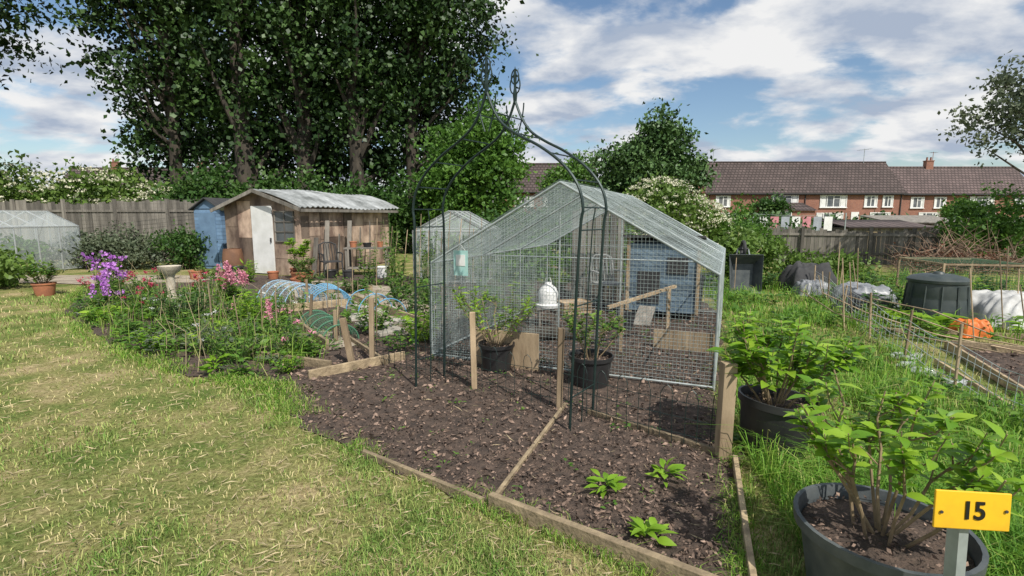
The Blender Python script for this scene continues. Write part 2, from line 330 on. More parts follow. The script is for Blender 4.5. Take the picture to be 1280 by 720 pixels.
# taller seeding grass in the plots on the right
n=9000; x=rng.uniform(4.5,12,n); y=rng.uniform(6.3,13.5,n); k=(patch(x*1.5,y*1.5)>.05)&(np.hypot(x-6.5,y-7.75)>.5)&(np.hypot(x-7.75,y-7.6)>.9); x=x[k];y=y[k]
blades('tall_plot_grass',x,y,.12+.35*rng.random(len(x))**2,.012,np.clip(.5+rng.normal(size=len(x))*.3,0,1),GR_T,1.1)
n=16000; e1=[PLOT[i] for i in(12,13,14,15,16,0,1,2,3,4,5)]; seg=rng.integers(0,len(e1)-1,n); t=rng.random(n); E0=np.array(e1)[seg]; E1=np.array(e1)[seg+1]
P=E0+(E1-E0)*t[:,None]+rng.normal(size=(n,2))*(.05+.05*(E0[:,:1]<-2)); k=patch(P[:,0]*3,P[:,1]*3)>-.15; P=P[k]
blades('edge_grass_tufts',P[:,0],P[:,1],.03+.08*rng.random(len(P)),.004+.004*(P[:,0]<-2),np.clip(.45+rng.normal(size=len(P))*.33,0,1),GR_T,1.5)
# ------------------------------------------------------------ bed edging boards
def board(name,pts,h=.11,w=.035,z=0):
    b=MB()
    for p,q in zip(pts[:-1],pts[1:]): b.beam((p[0],p[1],z+h/2),(q[0],q[1],z+h/2+R.uniform(-.015,.015)),w,h)
    return b.obj(name,BOARD,bevel=.004)
for p,q,h,w_ in [((-.12,2.62),(.99,1.87),.10,.04),((1.0,1.9),(1.44,3.12),.07,.03),((1.42,3.2),(.62,3.98),.06,.03),((.45,4.15),(-.10,2.7),.04,.025),((-1.0,3.25),(-.16,2.64),.05,.03),
    ((-2.0,4.86),(-1.2,5.55),.10,.035),((-2.9,5.6),(-1.9,5.2),.10,.04),((-2.9,5.66),(-2.6,6.6),.1,.04),((-2.2,5.95),(-3.9,8.3),.14,.04),((-1.1,7.0),(-3.0,9.6),.14,.04),((-3.9,8.35),(-2.95,9.05),.14,.04),
    ((-1.35,5.35),(-2.2,6.6),.07,.03),((-4.3,10.2),(-3.0,10.9),.14,.04),((5.3,6.1),(4.45,4.2),.10,.03),((5.36,6.1),(6.6,5.5),.10,.03),((4.6,5.4),(4.1,4.0),.07,.03),((5.0,6.9),(7.5,6.4),.08,.03),
    ((6.9,8.4),(8.8,8.1),.12,.03),((7.6,9.6),(10,9.1),.12,.03),((8.6,8.1),(9.6,10.3),.12,.03)]: board('timber_edging',[p,q],h,w_)
# ------------------------------------------------------------ fence posts and wire
def post(x,y,h,w=.05,lean=(0,0)):
    b=MB(); b.beam((x,y,0),(x+lean[0],y+lean[1],h),w,w); return b.obj('wooden_post',WOOD,bevel=.004)
FP=[(-1.52,5.4,.74),(-.35,4.6,.73),(.39,4.07,.70),(1.4,3.22,.66)]
for i,(x,y,h) in enumerate(FP): post(x,y,h,.05 if i<3 else .085,(R.uniform(-.02,.02),0))
post(-1.72,5.35,.52,.06,(-.09,.02)); post(-2.25,6.4,.42,.04); post(-1.0,7.3,.6,.04); post(-2.9,7.2,.5,.035,(.05,0)); post(-3.6,8.9,.5,.035)
b=MB()
for (x0,y0,_),(x1,y1,_) in zip(FP[:-1],FP[1:]):
    A=Vector((x0,y0,0));B_=Vector((x1,y1,0)); L=(B_-A).length; n=int(L/.085)
    for i in range(n+1):
        p=A.lerp(B_,i/n); q=A.lerp(B_,min(1,(i+1)/n)); hh=.36+.012*math.sin(i); wob=Vector((R.uniform(-.01,.01),R.uniform(-.01,.01),0))
        b.tube([p,p+wob+Vector((0,0,hh))],.0028,4)
        if i<n and i%2==0:
            b.tube([p+wob+Vector((0,0,hh)),p.lerp(q,.2)+Vector((0,0,hh+.05)),p.lerp(q,.5)+Vector((0,0,hh+.07)),p.lerp(q,.8)+Vector((0,0,hh+.05)),q+Vector((0,0,hh))],.003,4)
    for z in(.1,.22,.33): b.tube([A+Vector((0,0,z)),A.lerp(B_,.5)+Vector((0,0,z-.02)),B_+Vector((0,0,z))],.0028,4)
b.obj('wire_border_fence',ARCHM)
b=MB(); RP=[(3.62,3.4),(3.95,4.4),(4.3,5.45),(4.72,6.6),(5.25,8.0),(5.75,9.2),(6.2,10.4)]
for x,y in RP: b.tube([(x,y,0),(x+R.uniform(-.04,.04),y,.5+R.uniform(0,.2))],.014,6,1)
for (x0,y0),(x1,y1) in zip(RP[:-1],RP[1:]):
    for z in(.06,.16,.27,.38,.48):
        b.tube([(x0,y0,z),((x0+x1)/2+.10*R.random(),(y0+y1)/2,z-.06),(x1,y1,z)],.0035,4,0)
    for i in range(9):
        t=i/9; b.tube([(x0+(x1-x0)*t,y0+(y1-y0)*t,0),(x0+(x1-x0)*t+.02,y0+(y1-y0)*t,.44)],.0024,4,0)
b.obj('wire_fence',[GALV,WOOD])
b=MB()
for k in range(4):
    b.tube([(4.9+.2*k,8.6-.3*k,.35),(4.7+.3*k,7.3-.2*k,.2+.05*k),(5.0+.35*k,6.3,.12),(5.6+.3*k,5.7,.05)],.009,5)
for k in range(22):
    x=R.uniform(4.6,10);y=R.uniform(5.5,11.5); b.tube([(x,y,0),(x+R.uniform(-.1,.1),y+.1,R.uniform(.5,1.2))],.008,5)
b.obj('bent_cane',WOOD)
# netted frame in the far right plot
b=MB()
for x in(0,1.4):
    for y in(0,1.6): b.beam((x,y,0),(x,y,.7),.035,.035)
for z in(.68,.05):
    b.beam((0,0,z),(1.4,0,z),.03,.03); b.beam((0,1.6,z),(1.4,1.6,z),.03,.03); b.beam((0,0,z+.002),(0,1.6,z+.002),.03,.03); b.beam((1.4,0,z+.002),(1.4,1.6,z+.002),.03,.03)
for i in range(29):
    for y in(0,1.6): b.tube([(.05*i,y,.05),(.05*i,y,.7)],.0022,3,1)
    b.tube([(.05*i,0,.705),(.05*i,1.6,.705)],.0022,3,1)
for i in range(14):
    for y in(0,1.6): b.tube([(0,y,.05*i),(1.4,y,.05*i)],.0022,3,1)
    for x in(0,1.4): b.tube([(x,0,.05*i),(x,1.6,.05*i)],.0022,3,1)
b.obj('netted_frame',[WOOD,GNET],loc=(8.3,9.8,0),rz=-.2)
# ------------------------------------------------------------ garden arch
def arch():
    e=empty('garden_arch'); F0=Vector((-.9,4.63,0)); F1=Vector((.43,3.64,0)); dep=Vector((.22,.32,0))
    w=(F1-F0).length; u=(F1-F0).normalized(); Z=Vector((0,0,1)); c=w/2
    prof=[(0,0),(.02,.8),(.03,1.5),(.02,1.66),(.06,1.82),(.17,1.97),(.33,2.10),(.50,2.20),(.62,2.29),(.70,2.41),(.755,2.55)]
    def fr(off):
        pl=[];pr=[]
        for s,z in prof:
            t=z/1.6
            a=s/.755*(c+.05); pl.append(F0+off+u*a+Z*z); pr.append(F0+off+u*(w+.10*min(1,t)-a)+Z*z)
        return pl,pr
    def sm(p):
        out=[]
        for i in range(len(p)-1):
            p0=p[max(i-1,0)];p1=p[i];p2=p[i+1];p3=p[min(i+2,len(p)-1)]
            for k in range(5):
                t=k/5; out.append(.5*((2*p1)+(p2-p0)*t+(2*p0-5*p1+4*p2-p3)*t*t+(3*p1-p0-3*p2+p3)*t**3))
        return out+[p[-1]]
    b=MB(); fr2=[]
    for off in (Vector((0,0,0)),dep):
        pl,pr=fr(off); pl=sm(pl);pr=sm(pr); fr2.append((pl,pr))
        b.tube(pl,.011,7);b.tube(pr,.011,7)
        top=(pl[-1]+pr[-1])/2
        b.tube([top-Z*.02,top+Z*.05,top+Z*.10,top+Z*.20,top+Z*.27],[.014,.02,.010,.016,.001],6)
        for sgn in(-1,1):
            for (r1,z0) in((.06,.05),(.045,.13)):
                pts=[top+Z*z0+u*sgn*(r1*math.sin(a)*(1-.1*a))+Z*(r1*1.3*(1-math.cos(a))) for a in [j*.35 for j in range(12)]]
                b.tube(pts,.006,5)
            pts=[top-Z*.12+u*sgn*(.02+.07*math.sin(a*.55))+Z*(-.18+.1*a) for a in [j*.3 for j in range(10)]]
            b.tube(pts,.006,5)
    N=len(fr2[0][0])
    for side in(0,1):
        for i in [2,6,10,15,21,28,36,44]:
            if i<N: b.tube([fr2[0][side][i],fr2[1][side][i]],.0055,5)
        ids=list(range(0,16)); b.tube([(fr2[0][side][i]+fr2[1][side][i])/2 for i in ids],.005,5)
    b.obj('frame',ARCHM,e); return e
arch()
# ------------------------------------------------------------ chicken run
def run():
    e=empty('chicken_run',(-.91,5.7,0),math.atan2(-.39,.92)); W=3.0;D=4.0;he=1.08;hr=1.93
    G=[(0,0,0),(0,0,he),(W/2,0,hr),(W,0,he),(W,0,0)]
    b=MB()
    for y in (0,1.33,2.67,D):
        g=[Vector((p[0],y,p[2])) for p in G]
        for p,q in zip(g[:-1],g[1:]): b.tube([p,q],.012,8)
        b.tube([Vector((.0,y,he)),Vector((W,y,he))],.009,6) if y in(D,) else None
    for x,z in((0,.05),(0,he),(W/2,hr),(W,he),(W,.05)): b.tube([(x,0,z),(x,D,z)],.012,8)
    for y in(0,D): b.tube([(0,y,.04),(W,y,.04)],.011,6)
    b.tube([(0,1.33,he),(W,1.33,he)],.009,6)
    for x in(1.08,1.86): b.tube([(x,1.33,.05),(x,1.33,1.65)],.011,6)
    b.obj('frame',GALV,e,smooth=True)
    w=MB(); r=.0018; s=.036
    def wire(p,q,rr=None):
        p=Vector(p);q=Vector(q); n=max(1,int((q-p).length/.5)); w.tube([p.lerp(q,i/n)+Vector((R.uniform(-1,1),R.uniform(-1,1),R.uniform(-1,1)))*.007*(0<i<n) for i in range(n+1)],rr or r,3,cap=False)
    zt=lambda x: he+(hr-he)*(1-abs(x-W/2)/(W/2))
    for y in(0.005,D):
        x=0
        while x<=W: wire((x,y,0),(x,y,zt(x))); x+=s
        z=0
        while z<hr:
            if z<=he: wire((0,y,z),(W,y,z))
            else:
                dx=(z-he)/(hr-he)*W/2; wire((dx,y,z),(W-dx,y,z))
            z+=s
    for x in(0,W):
        y=0
        while y<=D: wire((x,y,0),(x,y,he)); y+=s
        z=0
        while z<he: wire((x,0,z),(x,D,z)); z+=s
    for sgn in(-1,1):
        y=0
        while y<=D: wire((W/2,y,hr+.01),(W/2+sgn*W/2,y,he+.01)); y+=s
        t=0
        while t<=1: wire((W/2+sgn*t*W/2,0,hr+(he-hr)*t+.01),(W/2+sgn*t*W/2,D,hr+(he-hr)*t+.01)); t+=s/1.72
    w.obj('wire_mesh',WIRE,e)
    w2=MB(); w=w2
    y=0
    while y<2.2: wire((-.03,y,0),(-.03,y,he+.03)); wire((-.02,y,he+.04),(W/2,y,hr+.03)); y+=.03
    z=0
    while z<he: wire((-.03,0,z),(-.03,2.2,z)); z+=.03
    x=0
    while x<1.25:
        wire((x,-.03,0),(x+.01,-.03,min(1.2,zt(x)))); x+=.026
    z=0
    while z<1.1: wire((0,-.03,z),(1.25,-.03,z+.02)); z+=.026
    w2.obj('overlapping_netting',WIRE,e)
    k=MB(); k.box((.95,-.06,.2),(.72,.025,.40)); k.box((2.62,1.4,.12),(.7,.03,.24)); k.obj('kick_board',WOOD,e)
    return e
run()
def coop():
    e=empty('chicken_coop',(2.45,8.15,0),math.atan2(-.39,.92)); b=MB()
    for i in range(12): b.box((0,-.35,.17+.088*i),(1.0,.02,.082)); b.box((-.5,0,.17+.088*i),(.02,.7,.082)); b.box((.5,0,.17+.088*i),(.02,.7,.082))
    b.box((0,.35,.65),(1.0,.02,1.1)); b.obj('walls',COOPB,e)
    r=MB(); r.beam((0,-.45,1.30),(0,.42,1.18),1.2,.03); r.obj('roof',DARK,e)
    d=MB(); d.box((-.2,-.365,.5),(.34,.015,.5)); d.box((.22,-.366,.85),(.3,.015,.25)); d.obj('door',[DARK],e)
    l=MB()
    for x in(-.47,.47):
        for y in(-.33,.33): l.box((x,y,.08),(.05,.05,.16))
    for x in(-.52,.52): l.box((x,-.37,.7),(.05,.03,1.15))
    l.obj('legs',WOOD,e)
    b=MB(); b.beam((-.2,-.38,.2),(-.2,-1.0,.02),.25,.02); b.obj('ramp',GREYWOOD,e)
coop()
b=MB()
for i in range(7): b.box((1.18+.14*i,9.56,.85+.03*(i%3)),(.125,.03,1.7+.06*(i%3)),0,.2)
b.beam((1.15,9.6,1.3),(2.05,9.78,1.3),.04,.07); b.beam((1.15,9.6,.4),(2.05,9.78,.4),.04,.07)
b.obj('dark_wooden_screen',GREYWOOD)
b=MB(); b.beam((1.28,5.9,0),(1.28,5.9,.60),.04,.04); b.beam((1.95,6.3,0),(1.95,6.3,.70),.04,.04); b.beam((1.1,5.79,.56),(2.05,6.36,.73),.04,.035); b.obj('wooden_perch',WOOD)
b=MB(); b.lathe([(0,.0),(.17,.0),(.18,.04),(.14,.05),(.13,.05),(.13,.08),(.15,.20),(.115,.28),(.05,.33),(.04,.36),(0,.36)],(0,0,.30),24)
b.tube([(-.05,0,.64),(-.03,0,.72),(.03,0,.72),(.05,0,.64)],.006,5)
for x in(-.12,.12):
    for y in(-.1,.1): b.box((x,y,.14),(.03,.03,.28),1)
b.box((0,0,.285),(.32,.26,.025),1); b.obj('poultry_drinker',[WHITEP,GREYWOOD],loc=(.52,7.3,0),smooth=True)
def chair(name,loc,rz,m):
    b=MB()
    for x in(-.24,.24):
        b.tube([(x,-.24,0),(x*.95,-.2,.42),(x*1.05,-.2,.62)],.018,6); b.tube([(x,.26,0),(x*.95,.2,.42),(x*.9,.3,.85)],.018,6)
        b.tube([(x*1.05,-.22,.62),(x*1.1,0,.64),(x,.24,.63)],.02,6)
    b.box((0,0,.42),(.46,.42,.025))
    for i in range(6): b.beam((-.18+.072*i,.2,.43),(-.17+.068*i,.3,.86),.035,.012)
    b.tube([(-.22,.3,.84),(-.1,.31,.9),(.1,.31,.9),(.22,.3,.84)],.02,6)
    return b.obj(name,m,loc=loc,rz=rz,smooth=True)
chair('garden_chair',(1.7,9.0,0),.3,mat('chair_plastic',(.46,.46,.44),(.32,.32,.30)))
b=MB(); b.box((0,0,0),(.17,.006,.27)); b.box((0,-.005,.03),(.11,.004,.12),1); b.tube([(-.06,0,.13),(0,0,.2),(.06,0,.13)],.002,4,1)
b.obj('hanging_notice',[TURQ,WHITEP],loc=(-.55,5.48,1.10),rz=-.4)
b=MB(); b.lathe([(0,0),(.2,0),(.24,.55),(.25,.56),(.25,.6),(.1,.66),(0,.67)],(3.0,8.6,0),22); b.obj('feed_bin',DARK,smooth=True)
b=MB(); b.lathe([(0,0),(.10,0),(.14,.24),(.145,.25),(.135,.25),(.1,.02),(0,.02)],(1.6,7.1,0),20); b.tube([(1.46,7.1,.24),(1.5,7.1,.38),(1.6,7.1,.42),(1.7,7.1,.38),(1.74,7.1,.24)],.004,5); b.obj('bucket',DARK,smooth=True)
b=MB(); b.tube([(.1,6.3,.09),(.5,6.5,.10),(.95,6.5,.08)],[.08,.09,.07],10); b.obj('log',BARK,smooth=True)
b=MB(); b.box((0,0,.2),(.5,.35,.03))
for i in range(4): b.box((0,-.17,.05+.05*i),(.5,.02,.04)); b.box((0,.17,.05+.05*i),(.5,.02,.04)); b.box((-.25,0,.05+.05*i),(.02,.35,.04)); b.box((.25,0,.05+.05*i),(.02,.35,.04))
b.obj('wooden_crate',WOOD,loc=(1.0,8.3,0),rz=.4)
# ------------------------------------------------------------ pots
def pot_prof(r,h,t=.012): return [(0,0),(r*.78,0),(r*.80,.01),(r*.97,h*.86),(r*1.05,h*.88),(r*1.06,h),(r*1.0,h),(r*.96,h*.86),(r*.93,h*.84),(0,h*.86)]
def potted(name,x,y,r,h,pm,plant_fn,tilt=0):
    e=empty(name,(x,y,0)); M=Matrix.Rotation(tilt,3,'Y')
    b=MB(); b.lathe(pot_prof(r,h)[:8],(0,0,0),36,M=M); b.obj('pot',pm,e,smooth=True)
    s=MB(); s.lathe([(r*.955,h*.83),(r*.6,h*.86),(0,h*.87)],(0,0,0),24,M=M); s.obj('compost',SOIL,e,smooth=True)
    m=int(900*r); q=np.sqrt(rng.random(m))*r*.9; a=rng.random(m)*6.28; P=np.stack([q*np.cos(a),q*np.sin(a),h*.87+.008+.012*rng.random(m)],1)
    V,F=cards(P,.022,.5,unit(rng.normal(size=(m,3))*[1,1,.3])); npobj('bark_topping',V,F,rng.random(m),CHIP,e)
    plant_fn(e,r,h); return e
def shrub_fn(H,nst,spread,L,lm,perstem=9,bare=.45,stem=TWIG,pairs=True,sr=.006,wid=.5):
    def fn(e,r,h):
        b=MB(); C=[];D=[];S=[]
        for i in range(nst):
            a=2*math.pi*i/nst+R.uniform(-.4,.4); r0=r*.35*R.random(); hh=H*R.uniform(.6,1)
            sp=spread*R.uniform(.25,1); p0=Vector((math.cos(a)*r0,math.sin(a)*r0,h*.8)); tip=p0+Vector((math.cos(a)*sp,math.sin(a)*sp,hh))
            mid=p0.lerp(tip,.5)+Vector((math.cos(a)*.04,math.sin(a)*.04,.05))
            kink=Vector((R.uniform(-.03,.03),R.uniform(-.03,.03),0))
            pts=[p0,p0.lerp(mid,.5)+kink*.5,mid,mid.lerp(tip,.5)+kink,tip]; b.tube(pts,[sr*1.2,sr*1.1,sr,sr*.8,sr*.5],6)
            ends=[(pts,1.0)]
            for sb in range(3):
                q=R.uniform(1.4,3.2); ii=int(q); p=pts[ii].lerp(pts[ii+1],q-ii); az=a+R.choice([-1,1])*R.uniform(.4,1.4)
                t2=p+Vector((math.cos(az)*.12,math.sin(az)*.12,R.uniform(.10,.22))); m2=p.lerp(t2,.5)+Vector((math.cos(az)*.02,math.sin(az)*.02,-.01))
                b.tube([p,m2,t2],[sr*.6,sr*.5,sr*.35],5); ends.append(([p,p.lerp(m2,.5),m2,m2.lerp(t2,.5),t2],.6))
            for pp,wgt in ends:
                for j in range(max(2,int(perstem*wgt))):
                    t=bare+(1-bare)*(j+R.random()*.5)/(perstem*wgt); t=min(t,1); q=t*4; ii=min(int(q),3); p=pp[ii].lerp(pp[ii+1],q-ii)
                    az=R.random()*6.28
                    for s_ in((0,math.pi) if pairs else(0,)):
                        for rep in range(2 if t>.85 else 1):
                            aa=az+s_+rep*1.57; C.append(p); D.append((math.cos(aa),math.sin(aa),R.uniform(.1,1.0))); S.append(L*R.uniform(.45,1.15)*(1-.3*(t>.93)))
        b.obj('stems',stem,e,smooth=True)
        C=np.array(C);D=np.array(D,float);S=np.array(S); V,F=big(C,D,S,S*wid,.35)
        npobj('leaves',V,F,np.repeat(rng.random(len(C)),8),lm,e,smooth=True)
    return fn
potted('potted_hydrangea',1.5,1.92,.30,.37,PLAST,shrub_fn(.70,12,.34,.082,L_HYD,7,.5,sr=.006))
potted('potted_hydrangea',1.76,3.3,.24,.40,BLK,shrub_fn(.60,15,.38,.11,L_HYD,8,.3),tilt=.08)
potted('potted_blueberry',.75,4.72,.20,.30,BLK,shrub_fn(.52,10,.28,.055,L_WEED,10,.3,sr=.004))
potted('potted_willow',-.16,5.18,.18,.30,BLK,shrub_fn(.70,12,.46,.08,L_HYD,10,.25,sr=.004,wid=.3))
potted('potted_shrub',-9.5,10.3,.19,.26,TERRA,shrub_fn(.40,12,.3,.10,L_WEED,8,.2))
potted('potted_shrub',-5.15,12.5,.27,.26,TERRA,shrub_fn(.35,16,.3,.08,L_WEED,8,.1))
potted('potted_tree',-5.4,12.9,.2,.3,TERRA,shrub_fn(.95,5,.18,.13,L_HYD,12,.5))
# ------------------------------------------------------------ plot number sign
e=empty('plot_number_sign',(1.42,1.50,0)); b=MB()
b.beam((.02,0,0),(-.01,0,.66),.045,.03); b.obj('post',GALV,e)
M=Matrix.Rotation(-.12,3,'X')@Matrix.Rotation(.06,3,'Y')
b=MB(); b.box((0,-.03,.70),(.235,.008,.118),M=M); pl=b.obj('plate',YEL,e,bevel=.003)
cu=bpy.data.curves.new('number','FONT'); cu.body='15'; cu.size=.078; cu.extrude=.001; cu.align_x='CENTER'; cu.align_y='CENTER'; cu.offset=.0015
cu.materials.append(TXT); o=bpy.data.objects.new('number',cu); link(o,e); o.location=(0,-.037,.70); o.rotation_euler=(math.pi/2-.12,.06,0)
b=MB()
for x in(-.10,.10): b.lathe([(0,0),(.005,0),(.005,.003),(0,.003)],(x,-.037,.70),10,M=Matrix.Rotation(math.pi/2,3,'X'))
b.obj('screws',DARK,e)
# ------------------------------------------------------------ patchwork shed
def shed():
    e=empty('wooden_shed',(-5.66,13.7,0),math.atan2(-.34,.94)); W=2.6;L=4.2;H=1.9
    b=MB(); b.box((-W/2,L/2,H/2),(W,L,H))
    b.add([(-W,0,H),(0,0,H),(-W/2,0,2.3),(-W,L,H),(0,L,H),(-W/2,L,2.3)],[(0,1,2),(3,5,4),(0,2,5,3),(1,4,5,2)]); b.obj('walls',PLY,e)
    p=MB()
    cols=[(0,.35),(.35,.8),(.8,1.15),(1.15,1.8),(1.8,2.2),(2.2,2.8),(2.8,3.3),(3.3,3.8),(3.8,4.18)]
    for i,(a,c) in enumerate(cols):
        z=.05
        while z<1.85:
            h=R.choice([.3,.4,.6,.95]); z1=min(1.88,z+h)
            if z1-z>.05: p.box((.012+.006*R.random(),(a+c)/2,(z+z1)/2),(.02,c-a-R.uniform(.008,.03),z1-z-.012),M=Matrix.Rotation(R.uniform(-.012,.012),3,'X'))
            z=z1
    # front: sheets of board with irregular joints either side of the door
    for (a,c,zs) in [(-2.58,-2.1,(0,.7,1.3,9)),(-2.1,-1.62,(0,1.0,9)),(-.84,-.42,(0,.45,.9,9)),(-.42,-.02,(0,.6,.9,9))]:
        for z0,z1 in zip(zs[:-1],zs[1:]):
            cx=(a+c)/2; top=H+.38*(1-(max(abs(a+1.3),abs(c+1.3)))/1.3)-.03; z1=min(z1,top)
            p.box((cx,-.012,(z0+z1)/2),(c-a-.01,.02,z1-z0-.012))
    p.box((.02,-.02,.95),(.07,.06,1.9))
    p.obj('cladding',PLY,e)
    d=MB(); d.box((-1.22,-.035,.95),(.72,.04,1.84)); d.obj('door',WHITEP,e,bevel=.005)
    h=MB(); h.box((-.92,-.07,.95),(.03,.03,.12)); h.obj('door_handle',DARK,e)
    w=MB(); w.box((-.45,-.03,1.32),(.62,.02,.78)); w.obj('window_glass',WGLASS,e)
    f=MB()
    for x in(-.77,-.45,-.13): f.box((x,-.045,1.32),(.04,.02,.82))
    for z in(.92,1.18,1.45,1.72): f.box((-.45,-.048,z),(.66,.02,.03))
    f.obj('window_bars',GREYWOOD,e)
    r=MB(); ny=240; prof=[(-2.85,1.80),(-2.4,1.98),(-1.9,2.16),(-1.3,2.34),(-.8,2.25),(-.2,2.05),(.28,1.83)]
    vs=[];fs=[]; m=len(prof)
    for j in range(ny+1):
        y=-.22+4.7*j/ny; dz=.018*math.sin(y*2*math.pi/.2)
        for x,z in prof: vs.append((x,y,z+dz+.03*math.sin(y*1.7+x)))
    for j in range(ny):
        for i in range(m-1): k=j*m+i; fs.append((k,k+1,k+1+m,k+m))
    r.add(vs,fs); ro=r.obj('roof',ROOFS,e); sd=ro.modifiers.new('s','SOLIDIFY'); sd.thickness=.02
    g=MB(); g.beam((-2.85,-.23,1.74),(-1.3,-.23,2.28),.03,.09); g.beam((-1.3,-.235,2.28),(.28,-.235,1.76),.03,.09); g.beam((.27,-.2,1.75),(.27,4.4,1.75),.03,.08); g.obj('barge_boards',GREYWOOD,e)
shed()
def blue_shed():
    e=empty('blue_garden_shed',(-9.05,16.2,0),-.25); b=MB()
    for i in range(16): b.box((0,-.6,.06+.112*i),(.95,.03,.105)); b.box((.48,0,.06+.112*i),(.03,1.2,.105)); b.box((-.48,0,.06+.112*i),(.03,1.2,.105))
    b.box((0,0,.9),(.9,1.14,1.76)); b.add([(-.48,-.6,1.82),(.48,-.6,1.82),(0,-.6,2.1)],[(0,1,2)]); b.obj('walls',BLUEP,e)
    r=MB(); r.beam((-.6,0,1.78),(.0,0,2.14),1.4,.03); r.beam((0,0,2.14),(.6,0,1.78),1.4,.03); r.obj('roof',DARK,e)
    d=MB(); d.box((0,-.63,.9),(.6,.02,1.6)); d.obj('door',BLUEP,e)
blue_shed()
# ------------------------------------------------------------ fences
def plank_fence(name,x0,y0,x1,y1,h,m,pw=.14,jit=.05):
    b=MB(); A=Vector((x0,y0,0));B_=Vector((x1,y1,0)); L=(B_-A).length; n=int(L/pw); rz=math.atan2(y1-y0,x1-x0)
    for i in range(n):
        p=A.lerp(B_,(i+.5)/n); hh=h+R.uniform(-jit,jit)+.05*math.sin(i*.15); b.box((p.x,p.y,hh/2),(pw*.93,.02,hh),0,rz)
    k=int(L/1.9)
    for i in range(k+1):
        p=A.lerp(B_,i/k); b.box((p.x,p.y-.06,h/2+.05),(.09,.09,h+.1),0,rz)
    nn=Vector((math.sin(rz),-math.cos(rz),0))*.03
    for z in(.3*h,.85*h): b.beam(A+nn+Vector((0,0,z)),B_+nn+Vector((0,0,z)),.03,.08)
    return b.obj(name,m)
plank_fence('wooden_fence',-26,19.5,-10.2,18.2,2.1,GREYWOOD)
plank_fence('wooden_fence',-10.2,18.2,-8.2,19.8,1.9,GREYWOOD)
plank_fence('wooden_fence',8.2,18.6,19.5,14.4,1.15,GREYWOOD,.12,.07)
plank_fence('wooden_fence',10,28,60,30,1.1,GREYWOOD,.16,.05)
b=MB()
for i in range(40): b.tube([(-15.5+.13*i,17.9,.2),(-15.5+.13*i,17.9,2.2)],.004,3)
for i in range(15): b.tube([(-15.5,17.9,.2+.14*i),(-10.4,17.9,.2+.14*i)],.004,3)
b.obj('trellis_netting',GREYWOOD)
# ------------------------------------------------------------ greenhouses
def greenhouse(name,x,y,W,D,he,hr,rz):
    e=empty(name,(x,y,0),rz); b=MB(); g=MB(); t=.018
    nx=max(2,round(W/.6)); ny=max(2,round(D/.6)); zt=lambda q: he+(hr-he)*(1-abs(q-W/2)/(W/2))
    for yy in(0,D):
        for i in range(nx+1): q=W*i/nx; b.tube([(q,yy,0),(q,yy,zt(q))],t,4)
        b.tube([(0,yy,he),(W,yy,he)],t,4); b.tube([(0,yy,he),(W/2,yy,hr),(W,yy,he)],t,4); b.tube([(0,yy,.05),(W,yy,.05)],t,4)
        g.add([(0,yy,.05),(W,yy,.05),(W,yy,he),(W/2,yy,hr),(0,yy,he)],[(0,1,2,3,4)])
    for i in range(ny+1):
        yy=D*i/ny
        for q in(0,W): b.tube([(q,yy,0),(q,yy,he)],t,4)
        b.tube([(0,yy,he),(W/2,yy,hr),(W,yy,he)],t,4)
    for q,z in((0,he),(W,he),(W/2,hr),(0,.05),(W,.05)): b.tube([(q,0,z),(q,D,z)],t,4)
    for q in(0,W): g.add([(q,0,.05),(q,D,.05),(q,D,he),(q,0,he)],[(0,1,2,3)])
    g.add([(0,0,he),(0,D,he),(W/2,D,hr),(W/2,0,hr)],[(0,1,2,3)]); g.add([(W,0,he),(W,D,he),(W/2,D,hr),(W/2,0,hr)],[(0,1,2,3)])
    b.obj('frame',ALU,e); g.obj('glass',GLASS,e)
    V,F,tt,_=foliage([(W/2,D/2,.5,W*.4,D*.4,.5)],80,.2,40,.12); npobj('plants_inside',V,F,tt,L_WEED,e)
greenhouse('greenhouse',-2.35,12.2,1.75,2.4,1.25,1.72,-.12)
greenhouse('greenhouse',-15.6,13.6,2.1,2.4,1.3,1.75,-.15)
# ------------------------------------------------------------ small garden objects
b=MB(); b.lathe([(.16,0),(.16,.05),(.12,.07),(.085,.12),(.06,.22),(.075,.36),(.065,.48),(.09,.55),(.17,.62),(.19,.70),(.175,.70),(.10,.65),(0,.64)],(0,0,0),28); b.obj('stone_bird_bath',STONE,loc=(-6.25,9.3,0),smooth=True)
def cloche(x,y,r,L,rz,hm,name='netted_cloche',nm=NETM):
    b=MB()
    for k in range(5):
        yy=-L/2+L*k/4; b.tube([(r*math.cos(a),yy,r*.95*math.sin(a)) for a in [math.pi*j/14 for j in range(15)]],.010,6,1)
    n=28
    for j in range(n+1):
        a=math.pi*j/n; b.tube([(r*1.01*math.cos(a),-L/2,r*.96*math.sin(a)),(r*1.01*math.cos(a),L/2,r*.96*math.sin(a))],.0022,3,0)
    m=int(L/.05)
    for j in range(m+1): b.tube([(r*1.01*math.cos(a),-L/2+L*j/m,r*.96*math.sin(a)) for a in [math.pi*q/14 for q in range(15)]],.0022,3,0)
    for s in(-1,1):
        for j in range(9):
            xx=r*(-.9+1.8*j/8); b.tube([(xx,s*L/2,0),(xx,s*L/2,r*.95*math.sqrt(max(0,1-(xx/r)**2)))],.0022,3,0)
    return b.obj(name,[nm,hm],loc=(x,y,0),rz=rz)
cloche(-4.05,9.3,.42,1.0,.9,BNET,nm=NETM); cloche(-3.35,9.2,.36,.8,.5,BLUEH,nm=BNET)
b=MB()
for k in range(3):
    cx,cy=-1.9-.34*k,7.8+.48*k; b.tube([(cx+.30*math.cos(a)*.8,cy+.30*math.cos(a)*.6,.34*math.sin(a)) for a in [math.pi*j/14 for j in range(15)]],.008,6)
b.obj('blue_cloche_hoops',BLUEH,smooth=True)
